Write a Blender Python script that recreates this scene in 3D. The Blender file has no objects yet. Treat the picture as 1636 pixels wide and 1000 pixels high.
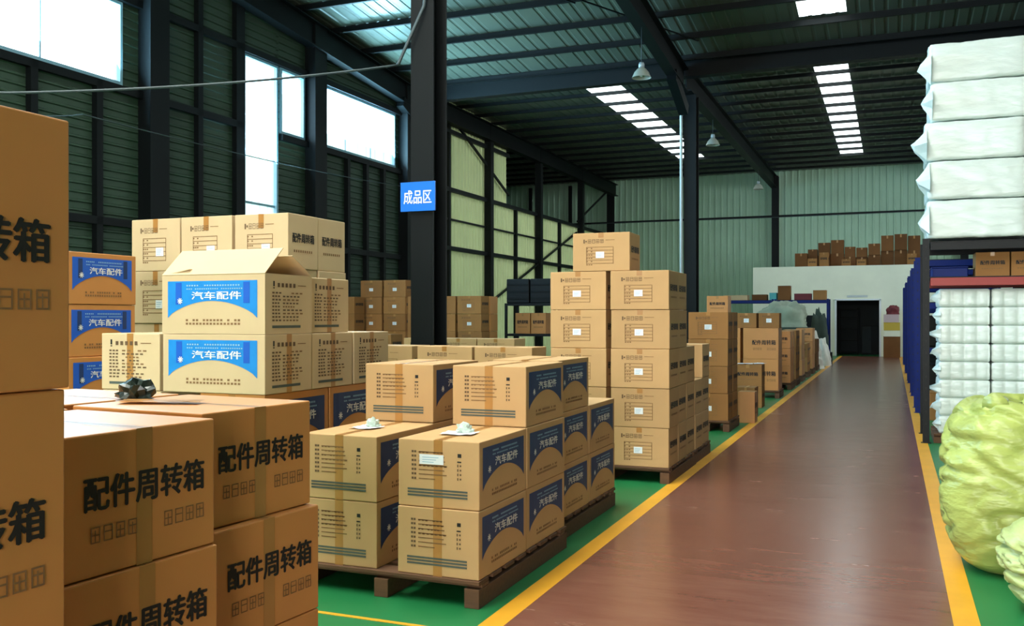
import bpy, bmesh, math, random
from mathutils import Vector, Matrix, noise

random.seed(7)
S = bpy.context.scene
COL = S.collection
R = math.radians

def lin(r, g, b):
    f = lambda c: (c / 255 / 12.92) if c / 255 <= 0.04045 else ((c / 255 + 0.055) / 1.055) ** 2.4
    return (f(r), f(g), f(b), 1.0)

# ------------------------------------------------------------------ camera, world, light, exposure
cam_d = bpy.data.cameras.new('camera')
cam_d.sensor_width = 36.0
cam_d.lens = 36.0 * 1490 / 1636
cam_d.shift_y = 7 / 1636
cam_d.clip_end = 200
cam = bpy.data.objects.new('camera', cam_d)
COL.objects.link(cam)
cam.location = (0, 0, 1.6)
cam.rotation_euler = (R(90), 0, R(22.13))
S.camera = cam

S.view_settings.view_transform = 'Standard'
S.view_settings.look = 'None'
S.view_settings.gamma = 1.0
S.view_settings.exposure = -0.72
S.view_settings.use_curve_mapping = False
S.cycles.use_denoising = True
S.cycles.max_bounces = 8
S.cycles.diffuse_bounces = 5
S.cycles.transparent_max_bounces = 12
S.cycles.sample_clamp_indirect = 6.0

WORLD_STRENGTH = 9.0
w = bpy.data.worlds.new('overcast_sky')
S.world = w
w.use_nodes = True
wn = w.node_tree
wn.nodes['Background'].inputs[0].default_value = (0.80, 0.93, 1.0, 1)
wn.nodes['Background'].inputs[1].default_value = WORLD_STRENGTH

def portal(name, loc, rot, sx, sy):
    d = bpy.data.lights.new(name, 'AREA')
    d.shape = 'RECTANGLE'; d.size = sx; d.size_y = sy
    d.cycles.is_portal = True
    o = bpy.data.objects.new(name, d); COL.objects.link(o)
    o.location = loc; o.rotation_euler = rot
    return o

def daylight(name, loc, rot, sx, sy, energy, color):
    d = bpy.data.lights.new(name, 'AREA')
    d.shape = 'RECTANGLE'; d.size = sx; d.size_y = sy
    d.energy = energy; d.color = color
    o = bpy.data.objects.new(name, d); COL.objects.link(o)
    o.location = loc; o.rotation_euler = rot
    return o

XL = -13.2          # gable wall on the left
XR, XN, YF = 11.0, -22.0, -9.0
YB = 46.0           # far wall
YV = 25.0           # roof valley
def roof_z(y): return 8.45 + 0.09 * (YV - y) if y < YV else 8.55
NEAR_TILT = math.atan(0.09)

# daylight through the big loading door behind the camera and through the roof and wall lights, some added out of view
daylight('loading_door_daylight', (-1.0, -8.6, 3.2), (R(90), 0, 0), 9.0, 5.6, 2400, (1.0, 0.95, 0.87))
daylight('added_far_light', (XR + 0.25, 33.0, 6.0), (0, R(75), 0), 2.6, 13.6, 1100, (1.0, 0.97, 0.84))  # added lamp outside the unseen right wall, brightens the far hall
for nm, y0, y1, z0, z1 in (('w_a', 0.5, 6.8, 5.87, 7.4), ('w_b', 8.0, 13.2, 5.87, 7.4), ('w_c', 16.69, 17.93, 3.4, 7.4), ('w_d', 18.02, 18.99, 5.87, 7.4), ('w_e', 19.63, 23.43, 5.87, 7.4)):
    portal('portal_' + nm, (XL - 0.1, (y0 + y1) / 2, (z0 + z1) / 2), (0, R(-90), 0), z1 - z0, y1 - y0)
SKYLIGHTS = [(-2.0, -0.95, -4.0, 22.8), (-9.1, -8.0, -4.0, 13.0), (-6.2, -3.0, -4.0, 9.0), (-2.0, -1.1, 26.4, 42.4), (-8.6, -7.5, 26.0, 41.0)]  # near strips left of the aisle are unseen, added to light carton tops
daylight('added_roof_light', (-4.6, 2.5, 11.2), (0, 0, 0), 3.2, 12.5, 4200, (1.0, 0.97, 0.92))  # added lamp above an unseen skylight, brightens the near carton tops
for nm, y, wd, zc, ht in (('b', 10.6, 5.0, 6.6, 2.0), ('c', 17.3, 1.2, 5.6, 4.4), ('e', 21.5, 3.7, 6.6, 2.0)):
    daylight('window_daylight_' + nm, (XL - 0.25, y, zc), (0, R(-125), 0), ht, wd, 2600 * wd / 3.7, (0.38, 0.78, 1.0))
for i, (xa, xb, ya, yb) in enumerate(SKYLIGHTS):
    if i == 2: continue
    ym = (ya + yb) / 2
    portal('portal_roof_%d' % i, ((xa + xb) / 2, ym, roof_z(ym) + 0.06), (-NEAR_TILT if ym < YV else 0, 0, 0), xb - xa, yb - ya)

# ------------------------------------------------------------------ materials
def mat(name, col, rough=0.6, var=0.0, noise_amt=0.0, noise_scale=4.0, metal=0.0, bump=0.0, bump_scale=40.0, spec=0.5, stretch=(1, 1, 1), detail=4.0):
    m = bpy.data.materials.new(name); m.use_nodes = True
    nt = m.node_tree; b = nt.nodes['Principled BSDF']
    b.inputs['Base Color'].default_value = col
    b.inputs['Roughness'].default_value = rough
    b.inputs['Metallic'].default_value = metal
    b.inputs['Specular IOR Level'].default_value = spec
    tc = nt.nodes.new('ShaderNodeTexCoord')
    src = None
    if noise_amt or bump:
        mp = nt.nodes.new('ShaderNodeMapping'); mp.inputs['Scale'].default_value = stretch
        nt.links.new(tc.outputs['Object'], mp.inputs[0])
    if noise_amt:
        n = nt.nodes.new('ShaderNodeTexNoise'); n.inputs['Scale'].default_value = noise_scale; n.inputs['Detail'].default_value = detail
        nt.links.new(mp.outputs[0], n.inputs['Vector'])
        mr = nt.nodes.new('ShaderNodeMapRange')
        mr.inputs[1].default_value = 0.25; mr.inputs[2].default_value = 0.75
        mr.inputs[3].default_value = 1 - noise_amt; mr.inputs[4].default_value = 1 + noise_amt
        nt.links.new(n.outputs['Fac'], mr.inputs[0]); src = mr.outputs[0]
    if var:
        oi = nt.nodes.new('ShaderNodeObjectInfo')
        mr2 = nt.nodes.new('ShaderNodeMapRange')
        mr2.inputs[3].default_value = 1 - var; mr2.inputs[4].default_value = 1 + var
        nt.links.new(oi.outputs['Random'], mr2.inputs[0])
        if src:
            mu = nt.nodes.new('ShaderNodeMath'); mu.operation = 'MULTIPLY'
            nt.links.new(src, mu.inputs[0]); nt.links.new(mr2.outputs[0], mu.inputs[1]); src = mu.outputs[0]
        else:
            src = mr2.outputs[0]
    if src:
        hs = nt.nodes.new('ShaderNodeHueSaturation'); hs.inputs['Color'].default_value = col
        nt.links.new(src, hs.inputs['Value']); nt.links.new(hs.outputs[0], b.inputs['Base Color'])
    if bump:
        n2 = nt.nodes.new('ShaderNodeTexNoise'); n2.inputs['Scale'].default_value = bump_scale; n2.inputs['Detail'].default_value = 3
        nt.links.new(mp.outputs[0], n2.inputs['Vector'])
        bp = nt.nodes.new('ShaderNodeBump'); bp.inputs['Strength'].default_value = bump; bp.inputs['Distance'].default_value = 0.03 if bump > 0.5 else 0.01
        nt.links.new(n2.outputs['Fac'], bp.inputs['Height']); nt.links.new(bp.outputs[0], b.inputs['Normal'])
    return m

M = {}
M['card'] = mat('cardboard', lin(190, 152, 106), 0.75, 0.07, 0.06, 3.0, spec=0.25)
M['card_orange'] = mat('cardboard_orange', lin(194, 130, 68), 0.45, 0.07, 0.06, 3.0, spec=0.5)
M['card_pale'] = mat('cardboard_pale', lin(202, 176, 138), 0.75, 0.06, 0.05, 3.0, spec=0.25)
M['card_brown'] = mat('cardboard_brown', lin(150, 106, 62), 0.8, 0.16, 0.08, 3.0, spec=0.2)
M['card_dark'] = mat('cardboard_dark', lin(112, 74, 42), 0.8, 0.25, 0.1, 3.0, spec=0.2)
M['tape'] = mat('packing_tape', lin(168, 118, 62), 0.3, 0.05, 0.05, 8.0, spec=0.5)
M['ink'] = mat('black_ink', lin(22, 20, 18), 0.7)
M['ink_soft'] = mat('faint_ink', lin(126, 92, 56), 0.75, 0, 0.25, 30)
M['ink_mid'] = mat('brown_ink', lin(96, 72, 48), 0.75, 0, 0.2, 30)
M['ink_grey'] = mat('grey_ink', lin(74, 82, 76), 0.7, 0, 0.12, 20)
M['blue'] = mat('blue_print', lin(16, 128, 205), 0.55, 0.04, 0.08, 12)
M['blue_deep'] = mat('deep_blue_print', lin(14, 84, 185), 0.55)
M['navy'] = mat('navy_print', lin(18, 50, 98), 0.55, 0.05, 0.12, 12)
M['print_white'] = mat('white_print', lin(225, 225, 220), 0.6)
M['print_pale'] = mat('pale_blue_print', lin(140, 180, 205), 0.6)
M['paper'] = mat('white_paper', lin(232, 236, 240), 0.6)
M['wood'] = mat('pallet_wood', lin(92, 62, 40), 0.85, 0.15, 0.2, 6, stretch=(1, 8, 8))
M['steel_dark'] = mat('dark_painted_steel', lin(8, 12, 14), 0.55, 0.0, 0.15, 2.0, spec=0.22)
M['steel_black'] = mat('black_rack_steel', lin(14, 15, 18), 0.5, spec=0.25)
M['rack_blue'] = mat('blue_rack_steel', lin(6, 32, 104), 0.5, 0.0, 0.08, 3, spec=0.2)
M['beam_red'] = mat('red_beam_paint', lin(150, 40, 34), 0.5)
M['galv'] = mat('galvanised', lin(170, 180, 185), 0.4, metal=0.3)
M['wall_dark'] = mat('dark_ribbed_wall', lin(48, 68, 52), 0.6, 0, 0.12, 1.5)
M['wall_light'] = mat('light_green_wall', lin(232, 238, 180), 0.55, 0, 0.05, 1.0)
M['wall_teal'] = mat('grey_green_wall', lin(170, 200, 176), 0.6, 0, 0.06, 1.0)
M['roof'] = mat('roof_sheet', lin(84, 90, 78), 0.35, 0, 0.08, 1.0)
M['booth'] = mat('booth_paint', lin(240, 240, 220), 0.6, 0, 0.04, 1.5)
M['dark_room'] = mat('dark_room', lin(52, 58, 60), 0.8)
M['white_film'] = mat('white_plastic_film', lin(226, 236, 232), 0.3, 0.03, 0.05, 6, bump=0.55, bump_scale=5, stretch=(0.8, 0.8, 2.2))
M['sack'] = mat('yellow_green_woven_sack', lin(160, 172, 92), 0.4, 0.03, 0.16, 5, bump=0.9, bump_scale=8, stretch=(0.7, 0.7, 1.6))
M['sack_pale'] = mat('pale_green_woven_sack', lin(176, 190, 124), 0.4, 0.03, 0.12, 5, bump=0.9, bump_scale=8, stretch=(0.7, 0.7, 1.6))
M['cord'] = mat('dark_cord', lin(60, 58, 40), 0.8)
M['sack_white'] = mat('white_woven_sack', lin(214, 212, 200), 0.6, 0.05, 0.12, 6)
M['tarp'] = mat('grey_green_tarp', lin(150, 160, 140), 0.6, 0, 0.3, 2)
M['tarp_dark'] = mat('dark_green_cloth', lin(58, 74, 66), 0.8, 0, 0.2, 3)
M['sign_blue'] = mat('sign_blue', lin(20, 108, 214), 0.4)
M['cable'] = mat('cable_grey', lin(54, 66, 70), 0.5)
M['lamp_metal'] = mat('lamp_metal', lin(180, 182, 170), 0.35, metal=0.2)
M['frame'] = mat('window_frame', lin(120, 160, 175), 0.4)
M['plastic_dark'] = mat('dark_plastic_bag', lin(28, 40, 34), 0.3)
M['plastic_clear'] = mat('pale_plastic_bag', lin(190, 205, 195), 0.3)
M['yellow_card'] = mat('yellow_carton', lin(206, 176, 70), 0.7)
M['red_cloth'] = mat('dark_red_bag', lin(110, 36, 44), 0.7)
M['pink'] = mat('pale_pink_pack', lin(205, 180, 186), 0.7)
M['teal_plastic'] = mat('teal_plastic', lin(70, 165, 170), 0.5)
M['line'] = mat('yellow_floor_paint', lin(226, 160, 34), 0.45, 0, 0.10, 3, detail=8)

def floor_mat(name, col, worn, rough, scale, stretch=(1, 1, 1)):
    m = bpy.data.materials.new(name); m.use_nodes = True
    nt = m.node_tree; b = nt.nodes['Principled BSDF']
    tc = nt.nodes.new('ShaderNodeTexCoord')
    mp = nt.nodes.new('ShaderNodeMapping'); mp.inputs['Scale'].default_value = stretch
    n = nt.nodes.new('ShaderNodeTexNoise'); n.inputs['Scale'].default_value = scale; n.inputs['Detail'].default_value = 9; n.inputs['Roughness'].default_value = 0.65
    r = nt.nodes.new('ShaderNodeValToRGB')
    r.color_ramp.elements[0].position = 0.25; r.color_ramp.elements[0].color = col
    r.color_ramp.elements[1].position = 0.85; r.color_ramp.elements[1].color = worn
    nt.links.new(tc.outputs['Object'], mp.inputs[0]); nt.links.new(mp.outputs[0], n.inputs['Vector'])
    nt.links.new(n.outputs['Fac'], r.inputs[0]); nt.links.new(r.outputs[0], b.inputs['Base Color'])
    mr = nt.nodes.new('ShaderNodeMapRange'); mr.inputs[3].default_value = rough - 0.02; mr.inputs[4].default_value = rough + 0.09
    nt.links.new(n.outputs['Fac'], mr.inputs[0]); nt.links.new(mr.outputs[0], b.inputs['Roughness'])
    b.inputs['Specular IOR Level'].default_value = 0.5
    return m
M['green_floor'] = floor_mat('green_floor_paint', lin(18, 104, 54), lin(30, 118, 66), 0.4, 2.0)
M['aisle'] = floor_mat('red_brown_floor_paint', lin(108, 64, 52), lin(128, 86, 70), 0.22, 3.0, (0.5, 2.2, 1))

def pane_mat(name, tint, clear):
    m = bpy.data.materials.new(name); m.use_nodes = True
    nt = m.node_tree; nt.nodes.remove(nt.nodes['Principled BSDF'])
    out = nt.nodes['Material Output']
    tr = nt.nodes.new('ShaderNodeBsdfTransparent'); tr.inputs[0].default_value = tint
    tl = nt.nodes.new('ShaderNodeBsdfTranslucent'); tl.inputs[0].default_value = tint
    mx = nt.nodes.new('ShaderNodeMixShader'); mx.inputs[0].default_value = 1 - clear
    nt.links.new(tr.outputs[0], mx.inputs[1]); nt.links.new(tl.outputs[0], mx.inputs[2]); nt.links.new(mx.outputs[0], out.inputs[0])
    return m
M['glass'] = pane_mat('window_glass', (0.93, 0.97, 1.0, 1), 0.85)
M['skylight'] = pane_mat('skylight_sheet', (0.98, 1.0, 0.93, 1), 0.6)

# ------------------------------------------------------------------ mesh helpers
class MB:
    """collects vertices and faces of ONE part"""
    def __init__(self): self.v = []; self.f = []; self.m = []; self.mats = []; self.smooth = []
    def mi(self, m):
        if m not in self.mats: self.mats.append(m)
        return self.mats.index(m)
    def add(self, verts, faces, m, smooth=False):
        o = len(self.v); k = self.mi(m)
        self.v += [tuple(p) for p in verts]
        for f in faces: self.f.append([i + o for i in f]); self.m.append(k); self.smooth.append(smooth)
    def box(self, c, s, m, rot=None, bev=0.0):
        bm = bmesh.new(); bmesh.ops.create_cube(bm, size=1.0)
        bmesh.ops.scale(bm, vec=s, verts=bm.verts)
        if bev: bmesh.ops.bevel(bm, geom=bm.edges[:], offset=bev, segments=2, profile=0.5, affect='EDGES')
        if rot: bmesh.ops.transform(bm, matrix=rot.to_4x4(), verts=bm.verts)
        bmesh.ops.translate(bm, vec=c, verts=bm.verts)
        bm.verts.index_update()
        self.add([v.co[:] for v in bm.verts], [[v.index for v in f.verts] for f in bm.faces], m)
        bm.free()
    def bar(self, a, b, w, h, m, up=(0, 0, 1)):
        a = Vector(a); b = Vector(b); d = b - a; L = d.length; d.normalize()
        s = d.cross(Vector(up));
        if s.length < 1e-4: s = d.cross(Vector((0, 1, 0)))
        s.normalize(); u = s.cross(d)
        vs = []
        for p in (a, b):
            for i, j in ((-1, -1), (1, -1), (1, 1), (-1, 1)): vs.append(p + s * (i * w / 2) + u * (j * h / 2))
        self.add(vs, [(3, 2, 1, 0), (4, 5, 6, 7), (0, 1, 5, 4), (1, 2, 6, 5), (2, 3, 7, 6), (3, 0, 4, 7)], m)
    def ibeam(self, a, b, w, h, t, m, up=(0, 0, 1)):
        a = Vector(a); b = Vector(b); d = (b - a).normalized()
        s = d.cross(Vector(up)).normalized(); u = s.cross(d)
        self.bar(a + u * (h / 2 - t / 2), b + u * (h / 2 - t / 2), w, t, m, up)
        self.bar(a - u * (h / 2 - t / 2), b - u * (h / 2 - t / 2), w, t, m, up)
        self.bar(a, b, t, h - 2 * t, m, up)
    def tube(self, pts, r, m, n=8, rads=None):
        pts = [Vector(p) for p in pts]; rings = []
        prev = None
        for i, p in enumerate(pts):
            d = (pts[min(i + 1, len(pts) - 1)] - pts[max(i - 1, 0)]).normalized()
            if prev is None:
                prev = d.cross(Vector((0, 0, 1)))
                if prev.length < 1e-3: prev = d.cross(Vector((1, 0, 0)))
            s = (prev - d * prev.dot(d)).normalized(); prev = s; u = d.cross(s)
            rr = rads[i] if rads else r
            rings.append([p + (s * math.cos(2 * math.pi * k / n) + u * math.sin(2 * math.pi * k / n)) * rr for k in range(n)])
        vs = [q for rg in rings for q in rg]; fs = []
        for i in range(len(rings) - 1):
            for k in range(n): fs.append((i * n + k, i * n + (k + 1) % n, (i + 1) * n + (k + 1) % n, (i + 1) * n + k))
        fs.append(tuple(range(n))[::-1]); fs.append(tuple((len(rings) - 1) * n + k for k in range(n)))
        self.add(vs, fs, m, True)
    def lathe(self, prof, m, n=24, c=(0, 0, 0)):
        vs = []; fs = []
        for r, z in prof:
            for k in range(n): vs.append((c[0] + r * math.cos(2 * math.pi * k / n), c[1] + r * math.sin(2 * math.pi * k / n), c[2] + z))
        for i in range(len(prof) - 1):
            for k in range(n): fs.append((i * n + k, i * n + (k + 1) % n, (i + 1) * n + (k + 1) % n, (i + 1) * n + k))
        self.add(vs, fs, m, True)
    def mesh(self, name):
        me = bpy.data.meshes.new(name)
        me.from_pydata(self.v, [], self.f)
        for m in self.mats: me.materials.append(m)
        me.polygons.foreach_set('material_index', self.m)
        me.polygons.foreach_set('use_smooth', self.smooth)
        me.update()
        return me
    def build(self, name, parent=None): return obj(name, self.mesh(name), parent)

def obj(name, me, parent=None, loc=None, rz=None):
    o = bpy.data.objects.new(name, me); COL.objects.link(o)
    if parent: o.parent = parent
    if loc: o.location = loc
    if rz is not None: o.rotation_euler = (0, 0, rz)
    return o
LABELS = {}
def tag(o, label, cat, group=None, kind=None):
    o['label'] = label; o['category'] = cat
    if group: o['group'] = group
    if kind: o['kind'] = kind
    LABELS[label] = LABELS.get(label, 0) + 1
    if len(label.replace('-', ' ').split()) > 16: print('LONG', label)
    return o
def struct(o): o['kind'] = 'structure'; return o
def empty(name, loc, rz=0.0):
    o = bpy.data.objects.new(name, None); COL.objects.link(o); o.location = loc; o.rotation_euler = (0, 0, rz); o.empty_display_size = 0.2
    return o

def corrugated(mb, m, p0, u, ulen, v, vlen, n, pitch, depth):
    """ribbed sheet: ribs run along v and repeat along u"""
    p0 = Vector(p0); u = Vector(u); v = Vector(v); n = Vector(n)
    prof = []; k = int(math.ceil(ulen / pitch))
    for i in range(k):
        for fr, d in ((0, 0), (0.62, 0), (0.72, 1), (0.90, 1)): 
            q = (i + fr) * pitch
            if q < ulen: prof.append((q, d * depth))
    prof.append((ulen, 0))
    vs = []
    for q, d in prof:
        a = p0 + u * q + n * d; vs += [a, a + v * vlen]
    mb.add(vs, [(2 * i, 2 * i + 2, 2 * i + 3, 2 * i + 1) for i in range(len(prof) - 1)], m)

_glyphs = {}
def glyphs(text, bold):
    key = (text, bold)
    if key not in _glyphs:
        cu = bpy.data.curves.new('lettering', 'FONT'); cu.body = text; cu.offset = bold; cu.resolution_u = 2
        o = bpy.data.objects.new('lettering', cu); COL.objects.link(o)
        dg = bpy.context.evaluated_depsgraph_get(); dg.update()
        me = bpy.data.meshes.new_from_object(o.evaluated_get(dg))
        vs = [tuple(x.co[:2]) for x in me.vertices]; fs = [list(p.vertices) for p in me.polygons]
        bpy.data.objects.remove(o); bpy.data.curves.remove(cu); bpy.data.meshes.remove(me)
        x0 = min(a for a, b in vs); x1 = max(a for a, b in vs); y0 = min(b for a, b in vs); y1 = max(b for a, b in vs)
        _glyphs[key] = ([((a - x0) / (x1 - x0), (b - y0) / (y1 - y0)) for a, b in vs], fs, (x1 - x0) / (y1 - y0))
    return _glyphs[key]

class Face:
    """a printable rectangle: origin at its lower left, u to the right, v upwards, n outwards"""
    def __init__(s, mb, o, u, v, w, h): s.mb = mb; s.o = Vector(o); s.u = Vector(u); s.v = Vector(v); s.n = s.u.cross(s.v); s.w = w; s.h = h; s.lift = 0.0021
    def pt(s, a, b, k=1): return s.o + s.u * a + s.v * b + s.n * (s.lift * k)
    def rect(s, a0, b0, a1, b1, m, k=1): s.mb.add([s.pt(a0, b0, k), s.pt(a1, b0, k), s.pt(a1, b1, k), s.pt(a0, b1, k)], [(0, 1, 2, 3)], m)
    def poly(s, pts, m, k=1): s.mb.add([s.pt(a, b, k) for a, b in pts], [tuple(range(len(pts)))], m)
    def text(s, t, a0, b0, w, h, m, bold=0.0, k=1):
        vs, fs, _ = glyphs(t, 0.0); n_em = max(1, len(t)); dx = bold * w / n_em; dy = bold * 0.55 * h
        for q, (ox, oy) in enumerate(((0, 0), (-1, 0), (1, 0), (0, 1), (0, -1)) if bold else ((0, 0),)):
            s.mb.add([s.pt(a0 + x * w + ox * dx, b0 + y * h + oy * dy, k + q * 0.06) for x, y in vs], fs, m)
    def dashes(s, a0, b0, a1, b1, n, m, fill=0.7, k=1, rnd=None):
        st = (a1 - a0) / n
        for i in range(n):
            if rnd and rnd.random() < 0.12: continue
            s.rect(a0 + i * st, b0, a0 + (i + fill) * st, b1, m, k)
    def blocks(s, a0, b0, cw, ch, gap, n, m):
        """small boxy outline characters"""
        for i in range(n):
            a = a0 + i * (cw + gap); t = cw * 0.12
            s.rect(a, b0, a + t, b0 + ch, m); s.rect(a + cw - t, b0, a + cw, b0 + ch, m)
            s.rect(a + t, b0, a + cw - t, b0 + t, m); s.rect(a + t, b0 + ch - t, a + cw - t, b0 + ch, m)
            s.rect(a + t, b0 + ch * (0.45 + 0.1 * (i % 2)), a + cw - t, b0 + ch * (0.45 + 0.1 * (i % 2)) + t, m)
            if i % 3 != 1: s.rect(a + cw * 0.42, b0 + t, a + cw * 0.42 + t, b0 + ch * 0.8, m)

def faces_of(mb, sx, sy, h):
    return {'front': Face(mb, (-sx / 2, -sy / 2, 0), (1, 0, 0), (0, 0, 1), sx, h),
            'back': Face(mb, (sx / 2, sy / 2, 0), (-1, 0, 0), (0, 0, 1), sx, h),
            'right': Face(mb, (sx / 2, -sy / 2, 0), (0, 1, 0), (0, 0, 1), sy, h),
            'left': Face(mb, (-sx / 2, sy / 2, 0), (0, -1, 0), (0, 0, 1), sy, h),
            'top': Face(mb, (-sx / 2, -sy / 2, h), (1, 0, 0), (0, 1, 0), sx, sy)}

def tape_mesh(sx, sy, h, along, drop, wid=0.055):
    """one strip over the top seam and down both ends"""
    mb = MB(); e = -0.0007; t = wid / 2
    if along == 'x':
        x = sx / 2
        mb.add([(-x - e, -t, h - drop), (-x - e, t, h - drop), (-x - e, -t, h + e), (-x - e, t, h + e), (x + e, -t, h + e), (x + e, t, h + e), (x + e, -t, h - drop), (x + e, t, h - drop)],
               [(0, 2, 3, 1), (2, 4, 5, 3), (4, 6, 7, 5)], M['tape'])
    else:
        y = sy / 2
        mb.add([(-t, -y - e, h - drop), (t, -y - e, h - drop), (-t, -y - e, h + e), (t, -y - e, h + e), (-t, y + e, h + e), (t, y + e, h + e), (-t, y + e, h - drop), (t, y + e, h - drop)],
               [(0, 1, 3, 2), (2, 3, 5, 4), (4, 5, 7, 6)], M['tape'])
    return mb.mesh('packing_tape')

def sticker_mesh(wd, ht, lines=True):
    mb = MB(); mb.box((0, 0, 0), (wd, 0.002, ht), M['paper'])
    if lines:
        f = Face(mb, (-wd / 2, -0.001, -ht / 2), (1, 0, 0), (0, 0, 1), wd, ht); f.lift = 0.0006
        for i in range(3): f.rect(wd * 0.12, ht * (0.2 + 0.24 * i), wd * (0.6 + 0.1 * i), ht * (0.26 + 0.24 * i), M['print_pale'])
    return mb.mesh('shipping_label')

# ---- the printed carton faces
def blue_label_face(f, ink, deep, big=True):
    w, h = f.w, f.h
    a0, a1, top, low, arch = 0.06 * w, 0.93 * w, 0.90 * h, 0.27 * h, 0.56 * h
    n = 20
    pts = [(a0, top), (a0, low)]
    for i in range(n + 1):
        t = i / n; pts.append((a0 + (a1 - a0) * t, low + (arch - low) * math.sin(math.pi * t) ** 0.7))
    pts += [(a1, top)]
    # the outline as a strip of quads
    for i in range(n):
        p, q = pts[1 + i + 1], pts[1 + i + 2]
        f.mb.add([f.pt(p[0], p[1]), f.pt(q[0], q[1]), f.pt(q[0], top), f.pt(p[0], top)], [(0, 1, 2, 3)], ink)
    f.rect(a0 + 0.08 * w, 0.50 * h, a0 + 0.14 * w, top - 0.01, deep, 1.6); f.rect(a1 - 0.13 * w, 0.52 * h, a1 - 0.07 * w, top - 0.01, deep, 1.6)
    rnd = random.Random(3)
    f.dashes(0.25 * w, 0.81 * h, 0.80 * w, 0.835 * h, 22, M['print_pale'], 0.6, 2, rnd)
    f.dashes(0.25 * w, 0.755 * h, 0.80 * w, 0.775 * h, 26, M['print_pale'], 0.6, 2, rnd)
    f.text('汽车配件', 0.30 * w, 0.585 * h, 0.48 * w, 0.135 * h, M['print_white'], 0.02, 2)
    # white starburst emblem at the left
    cx, cy, r = 0.185 * w, 0.56 * h, 0.055 * h
    for k in range(4):
        an = k * math.pi / 4 + 0.3; c, s_ = math.cos(an) * r, math.sin(an) * r
        f.poly([(cx - c - s_ * .14, cy - s_ + c * .14), (cx - c + s_ * .14, cy - s_ - c * .14), (cx + c + s_ * .14, cy + s_ - c * .14), (cx + c - s_ * .14, cy + s_ + c * .14)], M['print_white'], 2.2 + 0.2 * k)
    for r0 in (0.155, 0.215): f.dashes(0.24 * w, r0 * h, 0.78 * w, (r0 + 0.035) * h, 16, M['ink_soft'], 0.66, 1, rnd)

def parts_text_face(f, seed=1):
    """table of small print on the left, handling marks in a column on the right, three grey stripes below"""
    w, h = f.w, f.h; rnd = random.Random(seed)
    for i in range(7):
        b = (0.82 - 0.066 * i) * h
        f.dashes(0.17 * w, b - 0.018 * h, 0.235 * w, b + 0.014 * h, 2, M['ink_mid'], 0.8, 1)
        f.rect(0.26 * w, b - 0.012 * h, (0.46 + 0.16 * rnd.random()) * w, b + 0.004 * h, M['ink_soft'])
    for i in range(4): f.dashes(0.26 * w, (0.80 - 0.066 * i) * h, (0.52 + 0.12 * rnd.random()) * w, (0.822 - 0.066 * i) * h, 7, M['ink_soft'], 0.6, 1, rnd)
    f.rect(0.74 * w, 0.76 * h, 0.785 * w, 0.815 * h, M['ink'])
    f.rect(0.735 * w, 0.685 * h, 0.785 * w, 0.705 * h, M['ink'])
    for i in range(4):
        b = (0.64 - 0.065 * i) * h
        f.rect(0.735 * w, b - 0.02 * h, 0.75 * w, b + 0.018 * h, M['ink_mid']); f.rect(0.765 * w, b - 0.014 * h, 0.785 * w, b + 0.012 * h, M['ink_mid'])
    for b in (0.155, 0.20, 0.245): f.rect(0.12 * w, b * h, 0.86 * w, (b + 0.028) * h, M['ink_grey'])

def parts_list_face(f, seed=2):
    """heading with an exclamation mark, list of small print, one grey bar below"""
    w, h = f.w, f.h; rnd = random.Random(seed)
    f.rect(0.16 * w, 0.80 * h, 0.19 * w, 0.89 * h, M['ink']); f.rect(0.16 * w, 0.765 * h, 0.19 * w, 0.785 * h, M['ink'])
    f.dashes(0.25 * w, 0.79 * h, 0.66 * w, 0.86 * h, 5, M['ink_mid'], 0.6)
    f.rect(0.68 * w, 0.82 * h, 0.86 * w, 0.835 * h, M['ink_soft'])
    for i in range(9):
        b = (0.68 - 0.058 * i) * h
        f.dashes(0.14 * w, b, (0.30 + 0.05 * rnd.random()) * w, b + 0.028 * h, 3, M['ink_mid'], 0.7)
        f.dashes(0.36 * w, b, (0.62 + 0.2 * rnd.random()) * w, b + 0.026 * h, 5, M['ink_mid'] if i % 2 else M['ink_soft'], 0.66, 1, rnd)
    f.rect(0.14 * w, 0.10 * h, 0.74 * w, 0.145 * h, M['ink_grey'])

def turnover_face(f, cw, ch, base, sub, side=0.0):
    """five heavy characters and a lighter second line"""
    w = f.w; tw = cw * 5.0
    a0 = w / 2 - tw / 2 + side
    f.text('配件周转箱', a0, base, tw, ch, M['ink'], 0.034)
    bw = cw * 0.36
    f.blocks(a0 + 0.02, sub, bw, ch * 0.48, bw * 0.34, 4, M['ink_soft'])
    f.blocks(a0 + tw - 4 * bw - 3 * bw * 0.34, sub, bw, ch * 0.48, bw * 0.34, 4, M['ink_soft'])

def goods_face(f, seed=4):
    """header characters, rows of small print around the place of the white label"""
    w, h = f.w, f.h; rnd = random.Random(seed)
    f.rect(0.19 * w, 0.73 * h, 0.215 * w, 0.83 * h, M['ink_mid']); f.rect(0.225 * w, 0.76 * h, 0.25 * w, 0.80 * h, M['ink_mid'])
    f.blocks(0.27 * w, 0.73 * h, 0.055 * w, 0.10 * h, 0.018 * w, 4, M['ink_mid'])
    f.rect(0.58 * w, 0.80 * h, 0.74 * w, 0.812 * h, M['ink_soft'])
    for i in range(6):
        b = (0.62 - 0.085 * i) * h
        f.rect(0.24 * w, b, 0.72 * w, b + 0.012 * h, M['ink_soft'])
        f.dashes(0.24 * w, b - 0.04 * h, 0.36 * w, b - 0.015 * h, 3, M['ink_soft'], 0.7, 1, rnd)
    f.rect(0.24 * w, 0.19 * h, 0.25 * w, 0.62 * h, M['ink_soft']); f.rect(0.71 * w, 0.19 * h, 0.72 * w, 0.62 * h, M['ink_soft'])

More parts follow.
